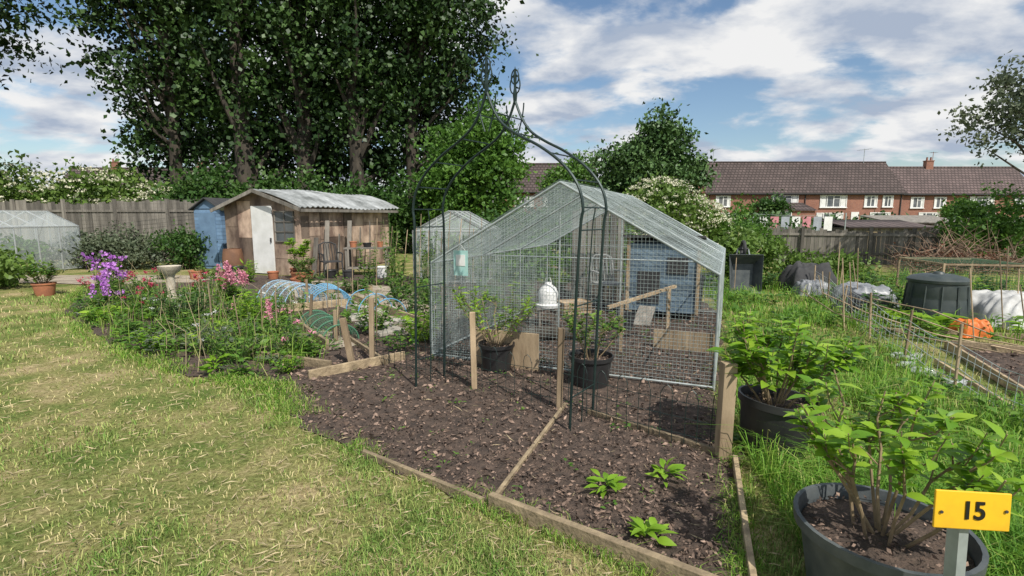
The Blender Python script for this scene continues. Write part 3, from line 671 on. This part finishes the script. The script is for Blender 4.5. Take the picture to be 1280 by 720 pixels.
cloche(-2.55,6.9,.24,1.2,.62,GNET,'netted_cloche',GNET)
b=MB(); b.box((0,0,.74),(1.15,.6,.04))
for x in(-.52,.52):
    for y in(-.25,.25): b.box((x,y,.36),(.05,.05,.72))
b.box((0,0,.2),(1.05,.5,.03)); b.obj('potting_table',GREYWOOD,loc=(-3.95,14.0,0),rz=.1)
for x,y,z,r,h,m in((-4.3,13.9,.76,.10,.16,TERRA),(-3.95,14.0,.76,.12,.12,BLK),(-3.6,14.0,.76,.09,.15,TERRA),(-4.7,13.2,0,.16,.22,BLK),(-6.1,13.0,0,.14,.2,TERRA),(-7.2,13.3,0,.2,.3,BLK),(-3.4,13.3,0,.15,.3,WHITEP),(-4.2,13.1,0,.14,.22,DARK),(-8.0,12.9,0,.17,.24,TERRA),(-4.9,11.6,0,.15,.2,TERRA)):
    b=MB(); b.lathe(pot_prof(r,h),(x,y,z),20); b.obj('plant_pot',m,smooth=True)
chair('folding_chair',(-4.75,13.4,0),.6,DARK)
b=MB(); b.lathe([(0,0),(.22,0),(.27,.25),(.27,.45),(.23,.7),(.21,.7),(.22,.62),(0,.6)],(-7.75,14.2,0),24)
b.obj('wooden_barrel',mat('barrel_wood',(.22,.11,.06),(.14,.07,.04),rough=.7),smooth=True)
b=MB()
for i in range(6): b.beam((-5.35+.22*i,13.75+.3*i,0),(-5.35+.2*i,14.05+.35*i,1.0+.5*R.random()),.02,.12)
b.obj('leaning_planks',GREYWOOD)
b=MB()
for i in range(14): b.tube([(-3.1+.2*i,11.6+.3*math.sin(i*2),0),(-3.0+.2*i+R.uniform(-.1,.1),11.7,1.2+.5*R.random())],.008,5)
for i in range(16):
    x=R.uniform(-3.6,-1.6); y=R.uniform(6.0,10); b.tube([(x,y,0),(x+R.uniform(-.06,.06),y,R.uniform(.4,.9))],.007,5)
b.obj('bamboo_canes',WOOD)
b=MB(); b.lathe([(0,0),(.42,0),(.42,.03),(.385,.36),(.38,.38),(.385,.40),(.365,.60),(.385,.61),(.39,.65),(.34,.69),(.2,.725),(.08,.73),(.06,.76),(0,.76)],(6.5,7.75,0),36)
for k in range(12):
    a=k*math.pi/6; b.beam((6.5+.41*math.cos(a),7.75+.41*math.sin(a),.05),(6.5+.375*math.cos(a),7.75+.375*math.sin(a),.57),.02,.02)
b.box((6.35,7.36,.12),(.26,.03,.2),0,0); b.obj('compost_bin',BINP,smooth=True)
def drape(name,x,y,rx,ry,h,m,seed):
    q=np.random.default_rng(seed); n=46; g=np.linspace(-1,1,n); X,Y=np.meshgrid(g,g)
    rr=np.maximum(abs(X),abs(Y))*.7+np.hypot(X,Y)*.3
    Z=h*np.clip(1.3-rr**3*1.35,0,1)**.7
    for k in range(18):
        a,c,p,f=q.normal(),q.normal(),q.random()*6,q.uniform(2,9); Z+=h*.05*(1-np.abs(np.sin(f*(a*X+c*Y)+p)))*np.clip(Z/h*2,0,1)
    ed=1+.12*np.sin(np.arctan2(Y,X)*5+seed); V=np.stack([x+X*rx*ed,y+Y*ry*ed,np.maximum(Z,.012)],-1).reshape(-1,3)
    i=np.arange(n*n).reshape(n,n); F=np.stack([i[:-1,:-1],i[:-1,1:],i[1:,1:],i[1:,:-1]],-1).reshape(-1,4)
    return npobj(name,V,F,np.full(len(F),.5),m,smooth=True)
drape('white_sheet_cover',7.75,7.6,.75,.6,.32,TARP,3)
drape('grey_sheet_cover',6.25,9.1,.42,.45,.28,GTARP,5); drape('black_sheet_cover',5.95,8.6,.35,.35,.2,BLK,11)
drape('black_sheet_cover',6.3,10.9,.5,.4,.42,DARK,6); drape('grey_sheet_cover',6.1,10.3,.3,.3,.22,GTARP,16)
drape('orange_plastic_bag',6.2,6.75,.22,.17,.16,ORANGE,8)
b=MB()
for i in range(9):
    M=Matrix.Rotation(R.uniform(0,6.3),3,'Z')@Matrix.Rotation(1.5,3,'Y')
    b.lathe([(0,0),(.035,0),(.04,.02),(.04,.14),(.03,.17),(.012,.20),(.012,.22),(0,.22)],(4.2+.22*R.random()-.02*i,5.6-.13*i,.05),12,M=M)
b.obj('plastic_bottles',BOTTLE,smooth=True)
# wheelbarrow stood on end
e=empty('wheelbarrow',(4.85,10.6,0),-.2); b=MB()
T=Matrix.Rotation(math.radians(82),3,'X')
def tp(x,y,z): return T@Vector((x,y,z))+Vector((0,.0,.32))
o=[(-.30,-.30,0),(.30,-.30,0),(.33,.48,0),(-.33,.48,0)]; i_=[(-.18,-.15,-.26),(.18,-.15,-.26),(.2,.3,-.26),(-.2,.3,-.26)]
V=[tp(x,y,z+.1) for x,y,z in o+i_]
b.add(V,[(0,1,5,4),(1,2,6,5),(2,3,7,6),(3,0,4,7),(4,5,6,7)]); t_=b.obj('tray',PLAST,e); sd=t_.modifiers.new('s','SOLIDIFY'); sd.thickness=.012
b=MB()
for s in(-1,1): b.tube([tp(.1*s,.62,-.2),tp(.2*s,.2,-.2),tp(.26*s,-.3,-.12)],.016,6)
b.tube([tp(-.32,-.31,.1),tp(.32,-.31,.1)],.012,6)
b.obj('handles',GALV,e,smooth=True)
b=MB(); w=tp(0,.62,-.2); b.tube([w+Vector((0,.16*math.cos(a),.16*math.sin(a))) for a in [2*math.pi*k/20 for k in range(21)]],.035,8); b.tube([w-Vector((.1,0,0)),w+Vector((.1,0,0))],.03,8); b.obj('wheel',DARK,e,smooth=True)
b=MB(); b.tube([(11.2,24,0),(11.2,24,1.75)],.03,6,0); b.tube([(15.5,24,0),(15.5,24,1.75)],.03,6,0); b.tube([(11.2,24,1.7),(13.3,24,1.6),(15.5,24,1.7)],.008,4,0)
for i in range(7):
    x=11.7+.5*i; b.box((x,24,1.25),(.38,.02,.65),1+i%3)
b.obj('washing_line',[GALV,WHITEP,mat('pink_cloth',(.6,.25,.28)),mat('grey_cloth',(.35,.38,.42))])
# ------------------------------------------------------------ plants in beds
def rosette(x,y,n,L,h=.12,zs=.4):
    a=rng.random(n)*6.28; rr=rng.random(n)*.06
    C=np.stack([x+np.cos(a)*rr,y+np.sin(a)*rr,.02+rng.random(n)*h],1); D=np.stack([np.cos(a),np.sin(a),zs+.6*rng.random(n)],1)
    V,F=big(C,D,L*(.6+.6*rng.random(n)),L*.5*(.6+.6*rng.random(n)),.5); return V,F,np.repeat(np.clip(rng.random()*.5+.5*rng.random(n),0,1),8)
def herb(name,x,y,r,h,n,L,lm,flower=None,nf=0,fsz=.03,fh=1.0,spike=False,wid=.4):
    e=empty(name,(x,y,0)); b=MB(); ns=max(5,n//18)
    C=[];D=[]; tips=[]
    for i in range(ns):
        a=R.random()*6.28; q=r*math.sqrt(R.random()); hh=h*R.uniform(.5,1.1); t=Vector((math.cos(a)*q,math.sin(a)*q,hh)); tips.append(t)
        b.tube([(t.x*.3,t.y*.3,0),(t.x*.7,t.y*.7,hh*.5),t],[.006,.005,.003],5)
        for j in range(n//ns):
            s=R.uniform(.1,.95); p=Vector((t.x*(.3+.7*s),t.y*(.3+.7*s),hh*s)); az=R.random()*6.28
            C.append(p+Vector((R.uniform(-.02,.02),R.uniform(-.02,.02),0))); D.append((math.cos(az),math.sin(az),R.uniform(0,1.0)))
    b.obj('stems',GSTEM,e)
    C=np.array(C);D=np.array(D); S=L*(.5+.8*rng.random(len(C))); V,F=big(C,D,S,S*wid,.4); npobj('leaves',V,F,np.repeat(rng.random(len(C)),8),lm,e)
    if flower:
        P=[]
        for k in range(nf):
            t=tips[k%len(tips)]; t=Vector((t.x+R.uniform(-.06,.06),t.y+R.uniform(-.06,.06),t.z*fh*R.uniform(.9,1.1)))
            m=60 if spike else 22
            for j in range(m):
                if spike: s=j/m; P.append((t.x+(1-s*.7)*.035*math.cos(j*2.4),t.y+(1-s*.7)*.035*math.sin(j*2.4),t.z+s*.24))
                else: P.append((t.x+R.gauss(0,fsz),t.y+R.gauss(0,fsz),t.z+R.gauss(0,fsz*.6)))
        P=np.array(P); V,F=cards(P,fsz*1.1,.95); npobj('flowers',V,F,rng.random(len(F)),flower,e)
    return e
FB=[(-9.2,11.0),(-7.2,8.3),(-5.0,6.3),(-3.2,5.05),(-2.3,4.85),(-2.1,5.6),(-3.2,7.2),(-4.2,8.8),(-6.0,10.8)]
def mass(name,cnt,box,ok,m,smin,smax,nmin=8,nmax=24,hm=.25):
    Vs=[];Fs=[];Ts=[];k=0;c=0
    while c<cnt:
        x=R.uniform(box[0],box[1]);y=R.uniform(box[2],box[3])
        if not ok(x,y): continue
        c+=1; s=R.uniform(smin,smax); V,F,T=rosette(x,y,R.randint(nmin,nmax),s,R.uniform(.04,hm)); Vs.append(V);Fs.append(F+k);Ts.append(T);k+=len(V)
    return npobj(name,np.concatenate(Vs),np.concatenate(Fs),np.concatenate(Ts),m)
mass('low_bedding_plants',430,(-9.2,-2,4.8,11),lambda x,y: inp1(x,y,FB) and patch(x*1.5,y*1.5)>-.35,L_WEED,.04,.11)
mass('grey_bedding_plants',150,(-9.2,-2,4.8,11),lambda x,y: inp1(x,y,FB),L_OLV,.04,.09,12,30,.3)
mass('bright_bedding_plants',90,(-9.2,-2,4.8,11),lambda x,y: inp1(x,y,FB),L_HYD,.05,.12,8,18,.15)
mass('vegetable_seedlings',300,(-5,-.9,5.6,12),lambda x,y: inp1(x,y,PLOT) and x<-1.0-.15*(y-5.6) and patch(x*2,y*2)>-.1,L_WEED,.04,.10,6,16,.2)
mass('broadleaf_weeds',620,(1.3,10.5,1.6,13),lambda x,y:(inp1(x,y,LONG) or (x>4.3 and y>6.2)) and math.hypot(x-1.5,y-1.92)>.38,L_WEED,.04,.13,8,20,.25)
mass('small_weeds',130,(-1.9,3.3,2.2,8),lambda x,y: inp1(x,y,PLOT),L_WEED,.015,.04,4,9,.03)
mass('lawn_clover',260,(-6,1,1.7,8),lambda x,y: not inp1(x,y,PLOT) and patch(x,y)>.05,L_WEED,.010,.024,4,9,.012)
n=10000; x=rng.uniform(-9.2,-1.6,n); y=rng.uniform(4.7,11,n); k=inpoly(x,y,FB)&(patch(x*1.6,y*1.6)>-.05); x=x[k];y=y[k]
blades('border_grasses',x,y,.12+.42*rng.random(len(x))**2,.007,np.clip(.35+rng.normal(size=len(x))*.3,0,1),GR_T,.9)
b=MB()
for i in range(170):
    x=R.uniform(-8.8,-2.2);y=R.uniform(5,10.8)
    if inp1(x,y,FB): b.tube([(x,y,0),(x+R.uniform(-.08,.08),y,R.uniform(.2,.4)),(x+R.uniform(-.2,.2),y+R.uniform(-.1,.1),R.uniform(.4,.8))],[.004,.003,.002],4)
b.obj('dry_stalks',DRY)
for x,y,s in((.55,2.78,.085),(.92,2.92,.08),(.66,2.33,.085)):
    V,F,T=rosette(x,y,22,s,.07); npobj('strawberry_plant',V,F,T,L_HYD)
for (x,y,s,nn) in((6.0,7.1,.30,16),(5.6,7.4,.26,14),(5.75,6.7,.22,12),(6.9,6.7,.18,14)):
    V,F,T=rosette(x,y,nn,s,.15,.5); npobj('rhubarb_plant',V,F,T,L_HYD)
for a_ in [('phlox_plant',-7.6,9.6,.38,.75,360,.10,L_WEED,PURP,24,.04,1.05),('phlox_plant',-7.1,9.0,.30,.55,260,.10,L_WEED,PURP,8,.035,1.05),
    ('lupin_plant',-5.0,9.1,.26,.50,240,.11,L_WEED,PINK,9,.032,1.1,True),('lupin_plant',-5.3,9.6,.22,.50,160,.11,L_WEED,PINK,5,.032,1.1,True),('lupin_plant',-3.1,6.4,.12,.30,100,.08,L_WEED,PINK,2,.024,1.05,True),('lupin_plant',-6.9,8.5,.20,.42,160,.10,L_WEED,PURP,4,.03,1.05,True),
    ('poppy_plant',-7.1,9.9,.45,.5,200,.09,L_WEED,CRIM,12,.028,1.05),('poppy_plant',-6.0,10.2,.45,.45,180,.09,L_WEED,CRIM,10,.028,1.05),('poppy_plant',-8.2,10.2,.45,.45,180,.09,L_WEED,CRIM,8,.028,1.05),('poppy_plant',-6.2,8.5,.3,.35,120,.08,L_WEED,CRIM,6,.022,1.1),
    ('peony_plant',-4.85,7.4,.48,.55,760,.08,L_DK),('herb_plant',-6.3,7.7,.32,.28,200,.13,L_HYD),('herb_plant',-4.1,6.5,.28,.4,260,.07,L_WEED),('herb_plant',-3.6,5.8,.3,.42,260,.06,L_OLV,WHT,6,.014),
    ('herb_plant',-3.0,5.4,.28,.35,240,.06,L_WEED),('herb_plant',-2.5,5.6,.22,.45,200,.05,L_WEED,PINK,3,.02),('herb_plant',-2.3,5.1,.18,.25,120,.05,L_HYD),('herb_plant',-3.3,7.6,.3,.6,240,.07,L_WEED,WHT,5,.016),
    ('herb_plant',-4.3,6.0,.22,.26,160,.08,L_HYD),('herb_plant',-5.6,8.1,.32,.35,240,.08,L_OLV,WHT,6,.016),('herb_plant',-4.9,6.7,.3,.25,200,.08,L_WEED)]: herb(*a_)
for i in range(30):
    x=R.uniform(-8.2,-2.6); y=4.95+(-x-2.6)*1.0+R.uniform(.2,2.6)
    if inp1(x,y,FB) and not(-7.2<x<-5.2 and 7.5<y<9.6): herb('bedding_plant',x,y,R.uniform(.12,.28),R.uniform(.2,.5),R.randint(70,180),R.uniform(.04,.09),R.choice([L_WEED,L_WEED,L_HYD,L_DK,L_OLV]),R.choice([None,None,None,PINK,WHT]),3,.016)
for x,y,h in((-2.9,12.3,1.5),(-2.6,11.6,1.2),(-3.3,11.9,1.0),(-1.2,7.6,.7),(-2.2,9.8,.6),(-1.5,9.2,.5),(-2.0,11.9,1.4),(-.7,10.8,1.0)):
    herb('climbing_bean_plant',x,y,.3,h,220,.11,L_WEED)
for x,y in((-7.8,13.0),(-7.0,12.4),(-8.8,12.9),(-6.4,12.3),(-4.6,11.6),(2.3,10.6),(.2,10.4),(-.4,9.8),(1.0,10.9),(3.3,10.3),(-3.3,10.6),(-1.6,8.1),(-1.9,6.9),(-1.2,6.4),(-3.9,7.6),(6.0,8.0),(7.4,8.6),(8.2,9.2),(6.9,9.8),(7.2,5.9),(9.3,8.8),(9.9,10.4),(7.9,11.5),(5.6,11.2)):
    herb('garden_plant',x,y,.38,R.uniform(.3,.65),240,.10,R.choice([L_WEED,L_DK,L_HYD]))
# ------------------------------------------------------------ shrubs
bush('shrub',-11.8,15.6,[(0,0,.55,1.3,.7,.6),(1.5,.3,.5,.9,.6,.55),(-1.6,.2,.5,1.0,.6,.5)],150,.3,50,.10,L_OLV)
bush('shrub',-12.5,11.3,[(0,0,.4,1.3,1.0,.55),(-1,1,.6,1,.8,.7),(1.2,-.2,.35,.7,.6,.4)],150,.3,45,.13,L_ELD)
bush('shrub',-9.9,15.6,[(0,0,.7,.7,.5,.6)],60,.25,40,.10,L_DK)
bush('elder_hedge',-19.5,24,[(0,0,2.2,3.2,1.5,1.5),(-4,0,2.3,2.6,1.5,1.6),(3.2,0,1.9,2,1.3,1.1)],300,.6,50,.22,L_ELD,CREAM,260,.16)
bush('elder_bush',4.75,16.5,[(0,0,1.6,1.35,1,1.15),(1.3,.3,1.2,1.0,.9,.9),(-1,.2,1.1,.9,.9,.8)],230,.35,55,.13,L_ELD,CREAM,520,.10)
bush('shrub',7.2,17.2,[(0,0,1.0,1.0,.8,.95),(1.1,.2,.6,.8,.7,.6)],130,.3,50,.12,L_MID)
bush('copper_shrub',6.6,19.5,[(0,0,1.3,.8,.7,1.0)],70,.3,40,.12,L_RED)
bush('shrub',5.3,12.3,[(0,0,.6,.6,.6,.6),(.9,1.0,.6,.8,.6,.5)],90,.25,50,.12,L_ELD)
bush('shrub',9.2,20.5,[(0,0,.8,1.6,.8,.8),(2.6,.5,.6,1.2,.8,.6)],130,.4,45,.15,L_DK)
bush('shrub',7.4,13.2,[(0,0,.3,.8,.5,.35),(1.4,.3,.25,.8,.5,.3)],80,.25,40,.12,L_ELD)
bush('shrub',14.6,15.6,[(0,0,1.3,1.2,1,1.0),(-1.0,-.3,.9,.7,.7,.6)],130,.35,45,.12,L_MID)
bush('shrub',1.5,15.5,[(0,0,.9,1.4,.8,.9),(-2,.5,.9,1.2,.8,.9)],150,.35,45,.13,L_DK)
bush('shrub',2.2,12.6,[(0,0,.6,1.2,.6,.6),(-1.8,.3,.5,1.0,.6,.5)],120,.3,45,.11,L_WEED)
bush('hedge',-9.5,22.2,[(0,0,1.7,3.0,1.0,1.7),(4,0,1.6,2.6,1.0,1.7),(-3.5,0,1.8,2.5,1,1.8),(7.5,.5,1.3,2,1,1.4)],420,.6,60,.2,L_DK)
bush('hedge',30,45,[(0,0,.6,6,1.5,.8),(11,1,.5,5,1.5,.7),(-9,0,.8,4,1.5,1.0),(22,2,.6,6,1.5,.8)],240,.7,40,.4,L_FAR)
bush('hedge',2,38,[(0,0,.9,5,1.5,1.2),(8,0,.9,4,1.5,1.2),(-9,0,1.3,5,1.5,1.7)],240,.9,40,.42,L_FAR)
bush('ornamental_tree',25,50,[(0,0,2.3,1.6,1.2,1.2)],60,.5,40,.3,L_DK)
bush('ornamental_tree',45,52,[(0,0,2.0,2.0,1.2,1.1)],60,.5,40,.3,L_MID)
e=empty('brushwood_heap',(12.6,14.4,0)); b=MB()
for i in range(420):
    a=R.random()*6.28; q=R.random()**.5; cx=math.cos(a)*q*1.9; cy=math.sin(a)*q*.7; cz=R.random()*(.95-.75*q*q)
    l=R.uniform(.3,1.1); d=Vector((R.gauss(0,1),R.gauss(0,.6),R.gauss(.3,.6))).normalized()*l
    p=Vector((cx,cy,max(.02,cz))); m=p+d*.5+Vector((R.uniform(-.08,.08),0,R.uniform(-.08,.08))); b.tube([p,m,p+d],[.012,.008,.003],4)
b.obj('branches',DEAD,e)
V,F,T,_=foliage([(0,0,.4,1.9,.7,.4)],50,.25,22,.07); npobj('dry_leaves',V,F,T,L_RED,e)
# ------------------------------------------------------------ trees
def poplar(x,y,H,tr,rx,z0,side=0,lean=(0,0),n=310):
    ells=[(side,1.5,z0+2.4,rx*.8,1.8,2.3),(side,1.2,z0+5,rx*.9,2.6,3),(side*1.2,.4,z0+9,rx,3.0,4.2),(side,0,H-3.5,rx*.7,2.4,4)]
    tree('poplar_tree',x,y,H,tr,ells,n,.95,80,.22,L_BIG,46,lean,.10,.42,.75,.48)
poplar(-16.0,25,18,.34,3.0,2.6,-.6); poplar(-12.2,24,20,.50,3.1,2.2,-.2); poplar(-9.6,24.5,20,.46,2.9,2.0,0); poplar(-7.2,24,19,.38,2.9,1.8,.4); poplar(-4.7,25,19,.34,2.8,1.8,1.1)
tree('poplar_tree',-24,21,18,.4,[(0,0,10.2,5.4,4,3.4),(1,0,14,5,4,4)],430,1.0,60,.25,L_BIG,40,(0,0),.4)
tree('young_tree',-1.3,21,6.2,.14,[(0,0,2.8,2.2,1.6,1.9),(.2,0,4.4,1.8,1.4,1.5),(-1.4,.3,2.4,1.3,1.2,1.5)],380,.45,60,.17,L_MID,30)
tree('garden_tree',11.2,42,9.6,.25,[(0,0,5.0,3.9,3,3.4),(.3,0,7.4,2.6,2.2,2.1),(-2,0,4,2.3,2,2.2),(2.4,0,4.2,2.2,2,2.2)],420,.9,60,.34,L_FAR,30)
tree('garden_tree',6.8,56,7.8,.25,[(0,0,4.6,3.0,2.5,3.0)],140,.9,45,.38,L_MID,12)
tree('garden_tree',-20,60,6,.25,[(0,0,3.6,5,3,2.4),(7,0,3.4,4,3,2.0)],140,1.0,45,.4,L_FAR,12)
tree('garden_tree',15.3,14.2,5.6,.16,[(-1.9,0,4.3,1.5,1.0,1.0),(-1.2,.2,5.2,1.3,1,.8),(-.2,0,3.6,1.0,.8,.7),(-2.9,0,3.7,.6,.6,.5)],120,.34,40,.12,L_OLV,26,(-1.2,0),.3,.6)
# ------------------------------------------------------------ houses
def house(name,x0,x1,y,eave,ridge,dep,tile,wins,doors=(),chims=(),ext=()):
    e=empty(name,(x0,y,0)); W=x1-x0
    b=MB(); b.box((W/2,dep/2,eave/2),(W,dep,eave))
    for x in(0,W): b.add([(x,0,eave),(x,dep,eave),(x,dep/2,ridge-.08)],[(0,1,2)])
    b.obj('walls',BRICK,e)
    r=MB()
    for s in(0,1):
        y0=-.35 if s==0 else dep+.35
        r.add([(-.25,y0,eave-.12),(W+.25,y0,eave-.12),(W+.25,dep/2,ridge),(-.25,dep/2,ridge)],[(0,1,2,3)] if s==0 else [(3,2,1,0)])
    r.obj('roof',tile,e)
    q=MB(); q.tube([(-.25,dep/2,ridge),(W+.25,dep/2,ridge)],.12,6); q.obj('ridge_tiles',tile,e)
    g=MB(); g.box((W/2,-.40,eave-.10),(W+.5,.12,.12)); g.box((W/2,-.2,eave-.22),(W+.4,.36,.03))
    for x in(.3,W/2,W-.3): g.box((x,-.09,eave/2),(.09,.09,eave))
    g.obj('gutter',DARK,e)
    f=MB(); gl=MB(); cu=MB()
    for x,z,w,h,n in wins:
        gl.box((x,-.015,z),(w,.05,h))
        for i in range(n+1): f.box((x-w/2+w*i/n,-.05,z),(.11,.08,h+.08))
        for zz in(z-h/2,z+h/2): f.box((x,-.052,zz),(w+.14,.07,.11))
        f.box((x+w/(2*n),-.049,z+h*.22),(w/n,.06,.05)); f.box((x,-.09,z-h/2-.08),(w+.25,.16,.06))
        for s in(-1,1): cu.box((x+s*(w/2-w*.12),-.043,z),(w*.18,.01,h*.92))
    f.obj('window_frames',WHITEP,e); gl.obj('window_glass',WGLASS,e); cu.obj('curtains',WHITEP,e)
    if doors:
        d=MB()
        for x,w,h in doors: d.box((x,-.04,h/2),(w,.08,h))
        d.obj('doors',WHITEP,e)
    if chims:
        c=MB()
        for x in chims:
            c.box((x,dep/2,ridge+.2),(.95,.6,1.2)); c.box((x,dep/2,ridge+.82),(1.05,.7,.12))
            for s in(-.25,.25): c.lathe([(.12,0),(.10,.4),(.12,.42)],(x+s,dep/2,ridge+.88),10)
            c.tube([(x+.5,dep/2,ridge+.4),(x+.5,dep/2,ridge+2.0)],.03,4)
            for k in range(5): c.tube([(x+.1+.2*k,dep/2-.3,ridge+1.9),(x+.1+.2*k,dep/2+.3,ridge+1.9)],.015,4)
        c.obj('chimney',BRICK,e)
    if ext:
        x,w,dd,h=ext; k=MB(); k.box((x,-dd/2,h/2),(w,dd,h)); k.obj('extension_walls',BRICK,e)
        k=MB(); k.add([(x-w/2-.2,-dd-.25,h-.05),(x+w/2+.2,-dd-.25,h-.05),(x+w/2+.2,-.02,h+.95),(x-w/2-.2,-.02,h+.95)],[(0,1,2,3)]); k.obj('extension_roof',tile,e)
        k=MB(); k.box((x-w*.2,-dd-.03,1.3),(w*.4,.05,1.7)); k.obj('extension_glass',WGLASS,e)
        k=MB()
        for i in range(4): k.box((x-w*.4+w*.4*i/3,-dd-.06,1.3),(.09,.06,1.8))
        for zz in(.45,2.15): k.box((x-w*.2,-dd-.065,zz),(w*.42,.06,.09))
        k.obj('extension_frames',WHITEP,e)
    return e
# tv aerials on the main terrace
house('brick_house',24.0,48.2,64,4.4,8.5,8,TILE,[(2.0,3.4,1.7,1.25,2),(9.6,3.4,3.2,1.4,4),(15.6,3.4,3.2,1.4,4),(20.2,3.4,1.5,1.3,2),(22.3,3.4,1.2,1.3,2),(1.8,1.3,2.0,1.3,3),(15.3,1.25,3.2,1.4,4),(21.5,1.3,2.4,1.4,3)],[(12.6,.95,2.1),(18.4,.95,2.1)],(),(8.8,5.6,3.2,2.3))
b=MB()
for x in(26,45.5):
    b.tube([(x,67.9,8.3),(x,67.9,10.2)],.035,5); b.tube([(x-.8,67.9,10.0),(x+.8,67.9,10.2)],.025,4)
    for k in range(6): b.tube([(x-.7+.28*k,67.5,10.02+.03*k),(x-.7+.28*k,68.3,10.02+.03*k)],.018,4)
b.obj('tv_aerial',GALV)
house('brick_house',49.2,66.5,66,4.4,8.0,7,TILE2,[(2.3,3.3,1.6,1.3,2),(5.2,3.3,1.4,1.3,2),(10.5,3.3,3.0,1.4,4),(15.4,3.3,1.4,1.3,2),(4,1.3,2.6,1.4,3),(11,1.3,2.8,1.4,3)],[(7.2,.95,2.1)],(6.0,),())
house('brick_house',-1.5,10.6,64,4.6,8.3,8,TILE,[(3,3.4,2.2,1.2,3),(6.6,3.4,2.4,1.2,3),(9.6,3.4,1.2,1.2,2),(6,1.3,3,1.4,3)],[(9,.95,2.1)],(),())
house('brick_house',-62,-38,70,4.6,8.3,8,TILE,[(4,3.4,2.2,1.2,3),(12,3.4,2.4,1.2,3),(20,3.4,2.2,1.2,3)],[(9,.95,2.1)],(6,18),())
def outb(x,y,w,d,h,h2,m,name='timber_outbuilding'):
    e=empty(name,(x,y,0)); b=MB(); n=int(w/.15)
    for i in range(n): b.box((-w/2+w*(i+.5)/n,-d/2,h/2),(w/n*.94,.03,h))
    b.box((0,0,h/2),(w-.02,d-.05,h)); b.obj('walls',m,e)
    r=MB(); r.beam((0,-d/2-.2,h+.02),(0,d/2+.2,h2+.02),w+.4,.06); r.obj('roof',TILE if m is GREYWOOD else GREYWOOD,e)
    dd=MB(); dd.box((-w*.2,-d/2-.03,.85*h/2),(.8,.03,.85*h)); dd.obj('door',WOOD,e); k=MB(); k.box((w*.22,-d/2-.025,h*.6),(.7,.02,.45)); k.obj('window',WGLASS,e)
outb(19,27,4.0,2.2,1.0,1.35,GREYWOOD); outb(24,31,4.0,2.5,1.2,1.6,WOOD); outb(27,27,4.5,2.5,1.1,1.5,WOOD)
# ------------------------------------------------------------ world, sun, camera
EL=math.radians(50); AZ=math.radians(150)
w=bpy.data.worlds.new('World'); scene.world=w; w.use_nodes=True; t=w.node_tree; N=t.nodes; L=t.links; bg=N['Background']; bg.inputs['Strength'].default_value=.11
sky=N.new('ShaderNodeTexSky'); sky.sky_type='NISHITA'; sky.sun_disc=False; sky.sun_elevation=EL; sky.sun_rotation=AZ; sky.air_density=1.2; sky.dust_density=.3; sky.ozone_density=4
tc=N.new('ShaderNodeTexCoord'); s=N.new('ShaderNodeSeparateXYZ'); L.new(tc.outputs['Generated'],s.inputs[0])
def math_(op,a,b_=None,c=None):
    n=N.new('ShaderNodeMath'); n.operation=op
    for i,q in enumerate((a,b_,c)):
        if q is None: continue
        if isinstance(q,(int,float)): n.inputs[i].default_value=q
        else: L.new(q,n.inputs[i])
    return n.outputs[0]
z=math_('ADD',math_('MAXIMUM',s.outputs[2],.0),.26)
cb=N.new('ShaderNodeCombineXYZ'); L.new(math_('DIVIDE',s.outputs[0],z),cb.inputs[0]); L.new(math_('DIVIDE',s.outputs[1],z),cb.inputs[1])
def cn(scale,det,off,dist=.15,rough=.55):
    mp=N.new('ShaderNodeMapping'); mp.inputs['Location'].default_value=off; mp.inputs['Rotation'].default_value=(0,0,.5); mp.inputs['Scale'].default_value=(1,1.25,1); L.new(cb.outputs[0],mp.inputs[0])
    n=N.new('ShaderNodeTexNoise'); n.inputs['Scale'].default_value=scale; n.inputs['Detail'].default_value=det; n.inputs['Distortion'].default_value=dist; n.inputs['Roughness'].default_value=rough
    L.new(mp.outputs[0],n.inputs['Vector']); return n.outputs['Fac']
mr=N.new('ShaderNodeMapRange'); mr.interpolation_type='SMOOTHSTEP'; mr.inputs[1].default_value=.42; mr.inputs[2].default_value=.53; L.new(cn(1.7,9,(3.1,1.2,0)),mr.inputs[0])
r2=N.new('ShaderNodeValToRGB'); r2.color_ramp.elements[0].position=.38; r2.color_ramp.elements[0].color=(.46,.54,.68,1); r2.color_ramp.elements[1].position=.58; r2.color_ramp.elements[1].color=(1,1,1,1)
L.new(cn(2.8,8,(7,4,0)),r2.inputs[0])
vs=N.new('ShaderNodeVectorMath'); vs.operation='SCALE'; vs.inputs['Scale'].default_value=8.0; L.new(r2.outputs[0],vs.inputs[0])
mx=N.new('ShaderNodeMix'); mx.data_type='RGBA'; L.new(mr.outputs[0],mx.inputs['Factor']); L.new(sky.outputs[0],mx.inputs['A']); L.new(vs.outputs[0],mx.inputs['B']); L.new(mx.outputs['Result'],bg.inputs['Color'])
S=Vector((math.sin(AZ)*math.cos(EL),math.cos(AZ)*math.cos(EL),math.sin(EL)))
ld=bpy.data.lights.new('sun','SUN'); ld.energy=5.0; ld.angle=math.radians(.5); ld.color=(1,.95,.87); lo=bpy.data.objects.new('sun',ld); link(lo); lo.rotation_euler=S.to_track_quat('Z','Y').to_euler()
cd=bpy.data.cameras.new('camera'); cd.lens=18; cd.sensor_width=36; cd.clip_end=2500; cd.clip_start=.05
co=bpy.data.objects.new('camera',cd); link(co); co.location=(0,0,1.6); co.rotation_euler=(math.radians(90-8.0),0,0); scene.camera=co
